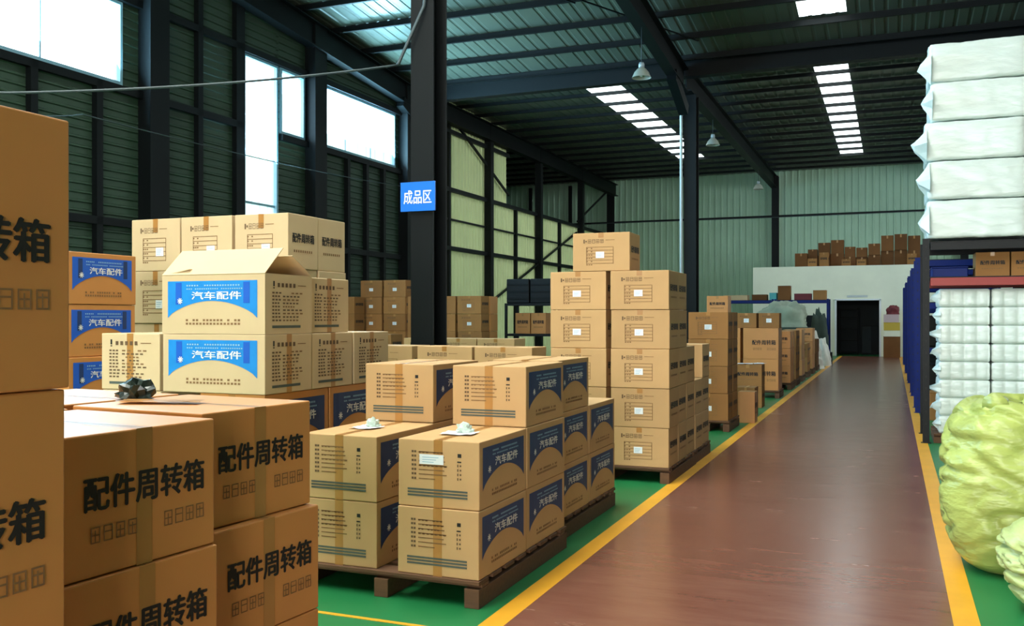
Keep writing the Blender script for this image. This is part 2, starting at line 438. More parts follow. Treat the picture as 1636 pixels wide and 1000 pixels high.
def block_text_face(f):
    w, h = f.w, f.h
    f.text('配件周转箱', 0.14 * w, 0.48 * h, 0.72 * w, 0.17 * h, M['ink'], 0.045)
    f.dashes(0.18 * w, 0.30 * h, 0.82 * w, 0.345 * h, 9, M['ink_soft'], 0.6)

CARTON = {}
def carton_type(key, sx, sy, h, card, prints, tape=('y', 0.07), sticker=None):
    mb = MB(); mb.box((0, 0, h / 2), (sx - 0.004, sy - 0.004, h - 0.002), M[card], bev=0.005)
    fs = faces_of(mb, sx - 0.004, sy - 0.004, h)
    for nm, fn in prints.items(): fn(fs[nm])
    if tape:    # the closed flaps meet under the tape
        t = fs['top']
        if tape[0] == 'x': t.rect(0.006, sy / 2 - 0.004, sx - 0.01, sy / 2 - 0.001, M['ink_mid'], -0.1)
        else: t.rect(sx / 2 - 0.004, 0.006, sx / 2 - 0.001, sy - 0.01, M['ink_mid'], -0.1)
    CARTON[key] = dict(me=mb.mesh('carton'), size=(sx, sy, h), tape=tape_mesh(sx, sy, h, *tape) if tape else None,
                       sticker=(sticker_mesh(*sticker[0]), sticker[1], sticker[2]) if sticker else None)

# parts cartons: long label faces front/back, small print on the ends
carton_type('label_blue', 0.82, 0.51, 0.38, 'card_pale', {'front': lambda f: blue_label_face(f, M['blue'], M['blue_deep']), 'right': lambda f: parts_list_face(f, 2), 'left': lambda f: parts_list_face(f, 5)}, ('x', 0.38))
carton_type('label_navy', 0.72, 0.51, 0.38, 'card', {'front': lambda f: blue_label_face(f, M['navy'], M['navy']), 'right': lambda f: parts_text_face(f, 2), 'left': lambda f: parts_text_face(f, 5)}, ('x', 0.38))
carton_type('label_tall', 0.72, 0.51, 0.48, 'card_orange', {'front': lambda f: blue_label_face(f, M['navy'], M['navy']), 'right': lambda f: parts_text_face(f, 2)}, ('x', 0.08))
carton_type('list_small', 0.51, 0.62, 0.38, 'card_pale', {'front': lambda f: parts_list_face(f, 8), 'right': lambda f: parts_list_face(f, 9)}, ('y', 0.38))
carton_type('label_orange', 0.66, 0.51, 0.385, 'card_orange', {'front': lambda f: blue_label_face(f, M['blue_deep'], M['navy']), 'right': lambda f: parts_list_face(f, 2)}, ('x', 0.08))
# turnover cartons: heavy characters on the +x / -x faces
carton_type('turnover', 0.62, 0.535, 0.38, 'card_orange', {'right': lambda f: turnover_face(f, 0.083, 0.090, 0.175, 0.090, 0.012), 'left': lambda f: turnover_face(f, 0.083, 0.090, 0.175, 0.090, 0.012)}, ('x', 0.38))
carton_type('turnover_big', 0.70, 0.74, 0.617, 'card_orange', {'right': lambda f: turnover_face(f, 0.098, 0.095, 0.285, 0.180, 0.065), 'left': lambda f: turnover_face(f, 0.098, 0.095, 0.27, 0.155)}, ('y', 0.07))
# goods cartons with a white label on the front, heavy characters on the sides
carton_type('goods', 0.585, 0.43, 0.38, 'card', {'front': goods_face, 'right': block_text_face, 'left': block_text_face}, ('y', 0.05), ((0.085, 0.062), -0.01, 0.16))
carton_type('goods_wide', 0.645, 0.43, 0.38, 'card', {'front': goods_face, 'right': block_text_face}, ('y', 0.05), ((0.09, 0.068), 0.0, 0.13))
carton_type('goods_tall', 0.55, 0.44, 0.464, 'card_pale', {'front': goods_face, 'right': block_text_face}, ('y', 0.12), ((0.085, 0.075), 0.05, 0.17))
carton_type('goods_brown', 0.56, 0.43, 0.38, 'card_brown', {'front': goods_face, 'right': block_text_face}, ('y', 0.05), ((0.10, 0.07), 0.0, 0.17))
carton_type('plain', 0.45, 0.42, 0.38, 'card_brown', {'front': lambda f: block_text_face(f), 'right': lambda f: block_text_face(f)}, ('y', 0.06))
carton_type('flat', 0.40, 0.42, 0.30, 'card_brown', {'front': goods_face}, ('y', 0.05), ((0.10, 0.08), 0.0, 0.15))
carton_type('plain_orange', 0.45, 0.42, 0.38, 'card_orange', {'front': lambda f: block_text_face(f)}, ('y', 0.06))
carton_type('junk', 0.42, 0.40, 0.40, 'card_dark', {}, ('y', 0.08))

def place(key, x, y, z, rot, label, group=None, name='carton', scale=None, jitter=0.25, tape=True, sticker=True):
    c = CARTON[key]
    o = obj(name, c['me'], None, (x, y, z), R(rot + random.uniform(-jitter, jitter)))
    if scale: o.scale = scale
    if tape and c['tape']: obj('packing_tape', c['tape'], o)
    if sticker and c['sticker']:
        me, u, v = c['sticker']; obj('shipping_label', me, o, (u, -c['size'][1] / 2 - 0.002, v))
    tag(o, label, 'carton', group)
    return o

LEVEL = {1: ['only'], 2: ['bottom', 'top'], 3: ['bottom', 'middle', 'top'], 4: ['bottom', 'second-level', 'third-level', 'top'], 5: ['bottom', 'second-level', 'third-level', 'fourth-level', 'top'], 6: ['bottom', 'second-level', 'third-level', 'fourth-level', 'fifth-level', 'top']}
def column(key, xr, yf, z0, n, rot, desc, where, group, skip=0, jx=0.006):
    """a pile of n cartons whose right side is at xr and front at yf; the lowest `skip` are left out"""
    sx, sy, h = CARTON[key]['size']
    if rot % 180: sx, sy = sy, sx
    for k in range(skip, n):
        place(key, xr - sx / 2 + random.uniform(-jx, jx), yf + sy / 2 + random.uniform(-jx, jx), z0 + k * (h + 0.0015), rot, '%s, %s %s' % (desc, LEVEL[n][k], where) if n > 1 else '%s, %s' % (desc, where), group)

# ------------------------------------------------------------------ pallets
PALLET_N = 0
_pal = {}
def pallet(x0, x1, y0, y1, label, h=0.15):
    """wooden pallet between the given corners"""
    sx, sy = x1 - x0, y1 - y0
    o = empty('pallet', ((x0 + x1) / 2, (y0 + y1) / 2, 0)); tag(o, label, 'pallet', 'wooden pallets')
    n = max(5, int(sy / 0.17)); bw = sy / n * 0.72
    mb = MB(); mb.box((0, 0, 0), (sx, bw, 0.022), M['wood'], bev=0.003); me = mb.mesh('deck_board')
    for i in range(n): obj('deck_board', me, o, (0, -sy / 2 + bw / 2 + i * (sy - bw) / (n - 1), h - 0.011))
    mb = MB(); mb.box((0, 0, 0), (0.09, sy, h - 0.044), M['wood'], bev=0.003)
    me = mb.mesh('stringer')
    for x in (-sx / 2 + 0.045, 0, sx / 2 - 0.045): obj('stringer', me, o, (x, 0, (h - 0.044) / 2))
    mb = MB(); mb.box((0, 0, 0), (sx, 0.10, 0.02), M['wood'], bev=0.003); me = mb.mesh('cross_board')
    for y in (-sy / 2 + 0.09, sy / 2 - 0.09): obj('cross_board', me, o, (0, y, h - 0.033))
    return o

# ================================================================== the setting
def slab(name, x0, x1, y0, y1, z, m, thick=0.0):
    mb = MB()
    if thick: mb.box(((x0 + x1) / 2, (y0 + y1) / 2, z - thick / 2), (x1 - x0, y1 - y0, thick), m)
    else: mb.add([(x0, y0, z), (x1, y0, z), (x1, y1, z), (x0, y1, z)], [(0, 1, 2, 3)], m)
    return struct(mb.build(name))

slab('floor', XN, XR, YF, YB, 0, M['green_floor'], 0.2)
slab('floor_aisle', -1.86, 0.30, YF, 40.9, 0.003, M['aisle'], 0.003)
slab('floor_line', -1.985, -1.86, YF, 40.9, 0.0035, M['line'], 0.0035)
slab('floor_line', 0.30, 0.43, YF, 40.9, 0.0035, M['line'], 0.0035)
slab('floor_line', -4.2, -1.985, 4.28, 4.31, 0.0025, M['line'], 0.0025)

# left gable wall: dark horizontally ribbed part with windows
WIN = [(0.5, 6.8, 5.87, 7.4), (8.0, 13.22, 5.87, 7.4), (16.69, 17.93, 3.4, 7.4), (18.02, 18.99, 5.87, 7.4), (19.63, 23.43, 5.87, 7.4)]  # the window nearest the camera is out of view, added for its light
mb = MB()
def dark_panel(y0, y1, z0, z1):
    mb.add([(XL - .01, y0 - .02, z0), (XL - .01, y1 + .02, z0), (XL - .01, y1 + .02, z1), (XL - .01, y0 - .02, z1)], [(0, 1, 2, 3)], M['wall_dark'])
    corrugated(mb, M['wall_dark'], (XL, y1, z0), (0, 0, 1), z1 - z0, (0, -1, 0), y1 - y0, (1, 0, 0), 0.16, 0.03)
ys = YF
for y0, y1, z0, z1 in WIN:
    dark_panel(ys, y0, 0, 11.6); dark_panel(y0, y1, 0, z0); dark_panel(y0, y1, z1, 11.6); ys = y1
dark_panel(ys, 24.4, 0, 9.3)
struct(mb.build('wall_left'))
mb = MB()
corrugated(mb, M['wall_light'], (XL, 24.4, 0), (0, 1, 0), 31.84 - 24.4, (0, 0, 1), 8.55, (1, 0, 0), 0.24, 0.03)
corrugated(mb, M['wall_light'], (XL, 31.84, 0), (0, 1, 0), YB - 31.84, (0, 0, 1), 5.72, (1, 0, 0), 0.24, 0.03)
struct(mb.build('wall_partition'))
mb = MB(); corrugated(mb, M['wall_teal'], (XN, YB, 0), (1, 0, 0), XR - XN, (0, 0, 1), 8.6, (0, -1, 0), 0.30, 0.035); struct(mb.build('wall_back'))
mb = MB(); corrugated(mb, M['wall_teal'], (XN, 24.4, 0), (0, 1, 0), YB - 24.4, (0, 0, 1), 8.6, (1, 0, 0), 0.30, 0.035); struct(mb.build('wall_far_left'))
mb = MB(); corrugated(mb, M['wall_teal'], (XL, 24.4, 0), (-1, 0, 0), XL - XN, (0, 0, 1), 8.6, (0, 1, 0), 0.30, 0.035); struct(mb.build('wall_side_hall'))
mb = MB()   # right wall with an added, unseen window band that brightens the far hall
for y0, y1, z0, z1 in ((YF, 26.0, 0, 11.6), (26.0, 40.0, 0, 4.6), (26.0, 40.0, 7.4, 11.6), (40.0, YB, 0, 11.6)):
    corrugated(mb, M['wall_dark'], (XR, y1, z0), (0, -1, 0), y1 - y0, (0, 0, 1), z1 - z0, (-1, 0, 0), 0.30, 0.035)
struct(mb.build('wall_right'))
mb = MB(); t = 0.07
for z in (4.6 + t / 2, 7.4 - t / 2): mb.box((XR, 33.0, z), (0.14, 14.0, t), M['frame'])
for k in range(8): mb.box((XR, 26.04 + k * 13.92 / 7, 6.0), (0.14, t, 2.66), M['frame'])
fr = struct(mb.build('window_6')); mb = MB(); mb.box((XR, 33.0, 6.0), (0.006, 13.9, 2.64), M['glass']); mb.build('pane', fr)  # frame and pane of the added window band
mb = MB()   # wall behind the camera with the loading door opening
for x0, x1, z0, z1 in ((XL, -5.6, 0, 11.6), (3.6, XR, 0, 11.6), (-5.6, 3.6, 6.1, 11.6)):
    corrugated(mb, M['wall_light'], (x1, YF, z0), (-1, 0, 0), x1 - x0, (0, 0, 1), z1 - z0, (0, 1, 0), 0.30, 0.035)
struct(mb.build('wall_front'))

# windows
for i, (y0, y1, z0, z1) in enumerate(WIN):
    mb = MB(); t = 0.06
    mb.box((XL, (y0 + y1) / 2, z0 + t / 2), (0.16, y1 - y0, t), M['frame']); mb.box((XL, (y0 + y1) / 2, z1 - t / 2), (0.16, y1 - y0, t), M['frame'])
    mb.box((XL, y0 + t / 2, (z0 + z1) / 2), (0.16, t, z1 - z0 - 2 * t), M['frame']); mb.box((XL, y1 - t / 2, (z0 + z1) / 2), (0.16, t, z1 - z0 - 2 * t), M['frame'])
    if i in (1, 4): 
        for k in (1, 2): mb.box((XL, y0 + (y1 - y0) * k / 3, (z0 + z1) / 2), (0.03, 0.025, z1 - z0 - 2 * t), M['frame'])
    if i == 2: mb.box((XL, (y0 + y1) / 2, 4.15), (0.05, y1 - y0 - 2 * t, 0.05), M['frame'])
    fr = struct(mb.build('window_%d' % (i + 1)))
    mb = MB(); mb.box((XL, (y0 + y1) / 2, (z0 + z1) / 2), (0.006, y1 - y0 - 2 * t, z1 - z0 - 2 * t), M['glass']); mb.build('pane', fr)

def post(y, w, z1, d=0.12, z0=0.0, x=None):
    mb = MB(); mb.box(((XL if x is None else x) + d / 2 + 0.03, y, (z0 + z1) / 2), (d, w, z1 - z0), M['steel_dark']); return struct(mb.build('column'))
for y in (7.3, 11.25, 12.62, 15.24): post(y, 0.14, 5.85 if y in (11.25, 12.62) else 8.9)
post(16.5, 0.28, 8.9); post(19.31, 0.50, 8.7, 0.3); post(13.9, 0.50, 9.2, 0.3); post(24.0, 0.62, 8.3, 0.3)
for y in (20.86, 21.79, 22.70): post(y, 0.12, 5.85)
post(26.85, 0.12, 8.3); post(29.95, 0.26, 8.3, 0.25); post(32.6, 0.12, 5.7); post(34.95, 0.26, 8.3, 0.25); post(37.6, 0.14, 5.7); post(40.4, 0.26, 8.3, 0.25); post(43.0, 0.14, 5.7)
for z, y0, y1 in ((3.33, YF, 24.0), (5.78, YF, 16.6), (5.78, 18.0, 24.0), (7.48, YF, 24.0)):
    mb = MB(); mb.box((XL + 0.10, (y0 + y1) / 2, z), (0.10, y1 - y0, 0.14), M['steel_dark']); struct(mb.build('beam'))
for z, y1 in ((3.82, YB), (5.70, YB), (7.56, 31.84)):
    mb = MB(); mb.box((XL + 0.10, (24.3 + y1) / 2, z), (0.10, y1 - 24.3, 0.13), M['steel_dark']); struct(mb.build('beam'))
mb = MB(); mb.box((XL + 0.08, 35.2, 4.75), (0.05, 21.6, 0.06), M['steel_dark']); struct(mb.build('beam'))
for a, b in (((XL + 0.14, 30.6, 2.3), (XL + 0.14, 39.8, 5.4)), ((XL + 0.14, 39.9, 5.9), (XL + 0.14, 45.0, 8.0)), ((XL + 0.14, 27.0, 8.0), (XL + 0.14, 31.8, 6.1))):
    mb = MB(); mb.bar(a, b, 0.07, 0.07, M['steel_dark']); struct(mb.build('beam'))
# far wall girt, base rail and posts
mb = MB(); mb.box(((XN + XR) / 2, YB - 0.1, 6.42), (XR - XN, 0.06, 0.09), M['steel_dark']); struct(mb.build('beam'))
for x in (-17.6, -15.4): 
    mb = MB(); mb.box((x, YB - 0.12, 4.2), (0.16, 0.14, 8.4), M['steel_dark']); struct(mb.build('column'))
for x in (XL, -5.1, 3.0):
    mb = MB(); mb.ibeam((x, YB - 0.25, 0), (x, YB - 0.25, 8.3), 0.30, 0.36, 0.03, M['steel_dark'], (0, 1, 0)); struct(mb.build('column'))

# roof sheets with the skylight openings left out
mb = MB()
def roof_strip(x0, x1, y0, y1):
    if x1 - x0 < 0.01 or y1 - y0 < 0.01: return
    a = Vector((0, y0, roof_z(y0 if y0 < YV else YV + 0.01))); b = Vector((0, y1, roof_z(y1 - 1e-6 if y1 <= YV else y1)))
    d = b - a; L = d.length; d.normalize()
    corrugated(mb, M['roof'], (x0, a.y, a.z), (1, 0, 0), x1 - x0, d, L, (0, 0, 1), 0.30, 0.014)
for seg, sk in (((YF, YV), [SKYLIGHTS[1], SKYLIGHTS[2], SKYLIGHTS[0]]), ((YV + 0.02, YB), [SKYLIGHTS[4], SKYLIGHTS[3]])):
    x = XN if seg[0] > 0 else XL - 0.3
    for xa, xb, ya, yb in sk:
        roof_strip(x, xa, *seg); roof_strip(xa, xb, seg[0], ya); roof_strip(xa, xb, yb, seg[1]); x = xb
    roof_strip(x, XR, *seg)
struct(mb.build('ceiling'))
for xa, xb, ya, yb in SKYLIGHTS:
    mb = MB(); za, zb = roof_z(ya), roof_z(yb)
    n = max(2, int(round((xb - xa) / 0.3)))
    mb.add([(xa, ya, za + .01), (xb, ya, za + .01), (xb, yb, zb + .01), (xa, yb, zb + .01)], [(0, 1, 2, 3)], M['skylight'])
    struct(mb.build('window_roof'))
# purlins across the hall
def purlin(y, x0, x1, drop=0.0):
    z = roof_z(y) - 0.02 - drop
    mb = MB(); 
    hp = 0.15 if y < YV else 0.11
    mb.box(((x0 + x1) / 2, y, z - hp / 2), (x1 - x0, 0.02, hp), M['steel_dark']); mb.box(((x0 + x1) / 2, y + 0.035, z - 0.01), (x1 - x0, 0.07, 0.015), M['steel_dark']); mb.box(((x0 + x1) / 2, y - 0.035, z - hp), (x1 - x0, 0.07, 0.015), M['steel_dark'])
    return struct(mb.build('ceiling_beam'))
y = 7.0
while y < 24.6: purlin(y, XL + 0.05, XR); y += 1.45
y = 26.2
while y < 45.8: purlin(y, XN, XR); y += 1.42
# valley beam with gutter
mb = MB(); mb.box(((XL + XR) / 2, YV, 8.25), (XR - XL, 0.30, 0.42), M['steel_dark']); struct(mb.build('ceiling_beam'))
# rafters
for x in (XL + 0.25, -5.15, 3.0):
    mb = MB(); mb.ibeam((x, YF, roof_z(YF) - 0.55), (x, YV - 0.2, roof_z(YV - 0.2) - 0.55), 0.28, 0.62, 0.03, M['steel_dark']); struct(mb.build('ceiling_beam'))
    mb = MB(); mb.ibeam((x, YV + 0.2, 8.03), (x, YB - 0.2, 8.03), 0.28, 0.58, 0.03, M['steel_dark']); struct(mb.build('ceiling_beam'))
    mb = MB(); mb.bar((x, YV - 1.6, 7.75), (x, YV - 0.1, 7.15), 0.24, 0.3, M['steel_dark']); struct(mb.build('ceiling_beam'))
# fly braces and tie rods under the near roof
for x, ya in ((-9.2, 16.0), (-7.0, 19.0), (-3.0, 15.5)):
    mb = MB(); mb.bar((x, ya, roof_z(ya) - 0.22), (x + 2.6, ya + 4.0, roof_z(ya + 4) - 0.22), 0.03, 0.03, M['steel_dark']); struct(mb.build('ceiling_beam'))
# free-standing columns
def hcol(x, y, z1, w=0.30, d=0.34):
    mb = MB(); mb.ibeam((x, y, 0), (x, y, z1), w, d, 0.025, M['steel_dark'], (0, 1, 0)); return struct(mb.build('column'))
hcol(-5.05, 9.82, 9.4, 0.29, 0.36); hcol(-5.15, YV + 0.9, 7.75, 0.34, 0.42); hcol(3.0, YV + 0.9, 7.75, 0.34, 0.42)
mb = MB(); mb.tube([(-5.45, YV + 0.5, 8.2), (-5.45, YV + 0.5, 7.5), (-5.375, YV + 0.62, 7.2), (-5.375, YV + 0.62, 0.0)], 0.04, M['paper'], 10)
tag(mb.build('downpipe'), 'white rainwater downpipe running down the far free-standing column', 'pipe')

# the blue area sign on the near column
o = empty('hanging_sign', (-5.08, 9.60, 3.0)); tag(o, 'small blue sign with white characters on the near dark column', 'sign')
mb = MB(); mb.box((0, 0, 0), (0.45, 0.02, 0.34), M['sign_blue'], bev=0.003); mb.build('board', o)
mb = MB(); f = Face(mb, (-0.225, -0.011, -0.17), (1, 0, 0), (0, 0, 1), 0.45, 0.34); f.lift = 0.001
f.text('成品区', 0.045, 0.085, 0.36, 0.16, M['print_white'], 0.02); mb.build('lettering', o)
mb = MB()
for x in (-0.1, 0.1): mb.box((x, 0.022, 0.1), (0.02, 0.03, 0.03), M['galv'])
mb.build('bracket', o)

# cables strung from the wall to the near column
def cable(pts, sag, label, r=0.012, n=24):
    path = []
    for a, b in zip(pts[:-1], pts[1:]):
        a = Vector(a); b = Vector(b)
        for i in range(n): t = i / n; q = a.lerp(b, t); q.z -= sag * 4 * t * (1 - t); path.append(q)
    path.append(Vector(pts[-1]))
    mb = MB(); mb.tube(path, r, M['cable'], 6); return tag(mb.build('cable'), label, 'cable')
cable([(-8.69, 3.6, 3.50), (-7.58, 6.25, 3.68), (-5.29, 9.50, 4.52)], 0.06, 'upper grey cable strung from the dark wall to the near column', 0.014)
cable([(-7.30, 4.4, 3.30), (-9.60, 9.0, 4.20), (XL + 0.6, 23.8, 5.3)], 0.1, 'lower thin cable running along under the left windows', 0.008)
cable([(-5.29, 9.50, 4.52), (-5.0, 9.60, 5.2), (-4.93, 9.60, 5.9), (-4.92, 9.60, 8.5)], 0.0, 'black cable climbing the front of the near column', 0.02)
cable([(XL + 0.14, 42.0, 6.0), (XR - 0.02, 42.0, 6.1)], 0.08, 'thin dark wire strung before the grey-green far wall', 0.014)

# high-bay lamps
def lamp(x, y, z, label):
    o = empty('pendant_lamp', (x, y, z)); tag(o, label, 'lamp', 'pendant lamps under the roof')
    mb = MB(); mb.lathe([(0.215, 0), (0.20, 0.03), (0.16, 0.12), (0.10, 0.19), (0.06, 0.22), (0.055, 0.22), (0.095, 0.18), (0.15, 0.11), (0.19, 0.03), (0.21, 0.0)], M['lamp_metal'], 28); mb.build('lamp_shade', o)
    mb = MB(); mb.lathe([(0.0, 0.34), (0.05, 0.34), (0.065, 0.30), (0.065, 0.22), (0.0, 0.22)], M['galv'], 16); mb.build('socket', o)
    mb = MB(); mb.lathe([(0.0, 0.02), (0.035, 0.03), (0.05, 0.08), (0.03, 0.16), (0.0, 0.20)], M['paper'], 14); mb.build('bulb', o)
    mb = MB(); mb.tube([(0, 0, 0.34), (0, 0, 7.72 - z if y > YV else roof_z(y) - 0.86 - z)], 0.008, M['cable'], 6); mb.build('cord', o)
lamp(-5.12, 20.2, 6.9, 'pendant lamp in front of the free-standing far column, nearest of three')
lamp(-5.12, 29.1, 6.93, 'pendant lamp just beyond the free-standing far column')
lamp(-5.12, 39.8, 6.93, 'farthest pendant lamp, before the grey-green far wall')

# the white booth at the end of the aisle with its dark doorway
mb = MB()
for x0, x1, z0, z1 in ((-5.5, -2.12, 0, 3.74), (-0.44, 7.0, 0, 3.74), (-2.12, -0.44, 2.3, 3.74)):
    mb.box(((x0 + x1) / 2, 41.08, (z0 + z1) / 2), (x1 - x0, 0.16, z1 - z0), M['booth'])
mb.box((-5.42, 43.5, 1.87), (0.16, 4.7, 3.74), M['booth']); mb.box((0.79, 43.4, 3.70), (12.4, 4.5, 0.08), M['booth'])
struct(mb.build('wall_booth'))
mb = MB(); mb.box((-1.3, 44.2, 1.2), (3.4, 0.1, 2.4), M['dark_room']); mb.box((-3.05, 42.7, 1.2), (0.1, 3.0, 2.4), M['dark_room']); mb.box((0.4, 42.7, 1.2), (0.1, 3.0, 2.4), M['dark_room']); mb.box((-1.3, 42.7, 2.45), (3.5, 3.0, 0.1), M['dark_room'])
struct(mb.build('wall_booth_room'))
mb = MB()
for x in (-2.14, -0.42): mb.box((x, 40.97, 1.17), (0.07, 0.06, 2.34), M['paper'])
mb.box((-1.28, 40.97, 2.33), (1.79, 0.06, 0.06), M['paper']); mb.box((-1.3, 40.97, 2.47), (0.8, 0.02, 0.08), M['galv'])
struct(mb.build('door_1'))
# dim shelf unit inside the doorway
o = empty('shelf_unit', (-1.72, 43.2, 0)); tag(o, 'dim metal shelf unit inside the dark booth doorway', 'shelf')
mb = MB()
for x in (-0.38, 0.38):
    for y in (-0.2, 0.2): mb.box((x, y, 1.0), (0.04, 0.04, 2.0), M['steel_dark'])
mb.build('frame', o)
mb = MB(); mb.box((0, 0, 0), (0.74, 0.38, 0.03), M['steel_dark']); me = mb.mesh('shelf')
for z in (0.1, 0.6, 1.1, 1.6, 1.95): obj('shelf', me, o, (0, 0, z))
o = empty('steel_cabinet', (-0.80, 43.3, 0)); tag(o, 'dark grey two-door cabinet inside the dark booth doorway', 'cabinet')
mb = MB(); mb.box((0, 0, 0.62), (0.76, 0.4, 1.24), M['steel_dark'], bev=0.005); mb.build('body', o)
for x in (-0.19, 0.19):
    mb = MB(); mb.box((x, -0.21, 0.64), (0.36, 0.015, 1.14), M['dark_room' if x < 0 else 'steel_dark']); d = mb.build('door', o)
    mb = MB(); mb.box((x + (0.14 if x < 0 else -0.14), -0.225, 0.66), (0.015, 0.015, 0.1), M['steel_black']); mb.build('handle', d)

# ================================================================== cartons, stack by stack
def turned(key, P, e_deg, s_along, t_back, z, label, group, **kw):
    """carton of a stack turned by e_deg; s_along runs away from the camera along its right faces, t_back to the left"""
    a = R(e_deg); e = Vector((-math.sin(a), math.cos(a))); n = Vector((math.cos(a), math.sin(a)))
    sx, sy, h = CARTON[key]['size']
    c = Vector(P[:2]) + e * (s_along + sy / 2) - n * (t_back + sx / 2)
    return place(key, c.x, c.y, z, e_deg, label, group, jitter=0.2, **kw)

# near left: three big turnover cartons on a pallet
pallet(-2.55, -1.80, 0.80, 1.60, 'wooden pallet under the big cartons at the left edge', 0.20)
gA = 'big turnover cartons at the left edge'
place('turnover_big', -2.115, 1.235, 0.20, 1, 'big orange carton with black characters, lowest at the left edge', gA, jitter=0)
place('turnover_big', -2.115, 1.238, 0.8185, 0, 'big orange carton with black characters, below the topmost at the left edge', gA, jitter=0)
place('turnover_big', -2.105, 1.242, 1.4370, 0, 'big orange carton with black characters, topmost at the left edge', gA, jitter=0)

# turnover cartons beside it
gB = 'turnover cartons in the near left stack'
PB = (-1.955, 1.76)
pallet(-3.4, -1.99, 1.80, 2.95, 'wooden pallet under the near left turnover cartons')
for k, nm in enumerate(('lowest', 'middle', 'topmost')):
    z = 0.15 + k * 0.3815
    turned('turnover', PB, -5, 0.0, (0.0, -0.012, 0.0)[k], z, 'orange carton with black characters, %s of the near left stack, front column' % nm, gB)
    turned('turnover', PB, -5, 0.615 if k == 2 else 0.62, 0.135 if k == 2 else 0.10, z, 'orange carton with black characters, %s of the near left stack, behind the front column' % nm, gB)
    if k: turned('turnover', PB, -5, 0.615, 0.80, z, 'orange carton, %s of the near left stack, back inner column' % nm, gB)
    if k: turned('turnover', PB, -5, 0.0, 0.66, z, 'orange carton, %s of the near left stack, front inner column' % nm, gB)
def crumple(name, loc, r, m, label, cat, flat=0.5, seed=0, tail=None):
    bm = bmesh.new(); bmesh.ops.create_icosphere(bm, subdivisions=3, radius=1.0)
    for v in bm.verts:
        q = v.co.copy(); k = 1 + 0.55 * noise.noise(q * 2.2 + Vector((seed, 0, 0))) + 0.25 * noise.noise(q * 5 + Vector((0, seed, 0)))
        v.co = Vector((q.x * r * k, q.y * r * k * 0.8, max(0, q.z * flat + 0.35 * flat) * r * k))
    mb = MB(); bm.verts.index_update(); mb.add([v.co[:] for v in bm.verts], [[v.index for v in f.verts] for f in bm.faces], m, False); bm.free()
    o = mb.build(name); o.location = loc
    return tag(o, label, cat)
crumple('plastic_bag', (-2.62, 2.70, 1.2955), 0.07, M['plastic_dark'], 'crumpled dark green plastic bag on top of the near left cartons', 'bag', 0.75, 3)
def sheet(loc, rz, w, d, label, m=None, bend=0.006):
    n = 8; vs = []; fs = []
    for i in range(n + 1):
        for j in range(n + 1):
            vs.append((w * (i / n - .5), d * (j / n - .5), 0.001 + bend * (1 + noise.noise(Vector((i * .5, j * .5, w * 9))))))
    for i in range(n):
        for j in range(n): fs.append((i * (n + 1) + j, (i + 1) * (n + 1) + j, (i + 1) * (n + 1) + j + 1, i * (n + 1) + j + 1))
    mb = MB(); mb.add(vs, fs, m or M['paper'], True); o = mb.build('paper_sheet'); o.location = loc; o.rotation_euler = (0, 0, rz)
    return tag(o, label, 'paper')
sheet((-2.42, 2.62, 1.2955), 0.3, 0.30, 0.09, 'torn brown paper strip beside the dark plastic bag', M['tape'])

# front pallets with navy labelled cartons (label faces the aisle, small print faces the camera)
gF = 'parts cartons on the two pallets by the aisle'
pallet(-3.32, -2.09, 4.66, 6.15, 'wooden pallet at the corner of the aisle, nearest to the camera')
pallet(-3.34, -2.18, 6.24, 7.70, 'second wooden pallet along the aisle, under navy labelled cartons')
D1 = 'navy labelled carton'
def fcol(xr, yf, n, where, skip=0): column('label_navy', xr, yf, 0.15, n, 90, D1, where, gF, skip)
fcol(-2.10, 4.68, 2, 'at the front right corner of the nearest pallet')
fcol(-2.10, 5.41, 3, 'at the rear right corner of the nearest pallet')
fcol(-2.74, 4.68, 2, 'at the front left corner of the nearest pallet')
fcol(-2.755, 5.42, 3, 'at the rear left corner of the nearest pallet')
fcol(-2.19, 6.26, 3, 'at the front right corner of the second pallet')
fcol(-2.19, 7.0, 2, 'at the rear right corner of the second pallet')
sheet((-2.36, 4.98, 0.9125), 0.1, 0.20, 0.16, 'white paper sheet on the front right carton of the nearest pallet')
crumple('plastic_bag', (-2.35, 5.03, 0.918), 0.05, M['plastic_clear'], 'small pale plastic bag on the front right carton of the nearest pallet', 'bag', 0.8, 9)
sheet((-3.02, 5.03, 0.9125), -0.1, 0.17, 0.16, 'white paper sheet on the front left carton of the nearest pallet')
crumple('plastic_bag', (-3.0, 5.07, 0.918), 0.045, M['plastic_clear'], 'small pale plastic bag on the front left carton of the nearest pallet', 'bag', 0.8, 5)
host = next(o for o in COL.objects if o.get('label') == 'navy labelled carton, top at the front right corner of the nearest pallet')
note = obj('delivery_note', sticker_mesh(0.15, 0.055), host, (-CARTON['label_navy']['size'][0] / 2 - 0.0025, 0.04, 0.27), R(-90))
note['label'] = 'white printed delivery note'

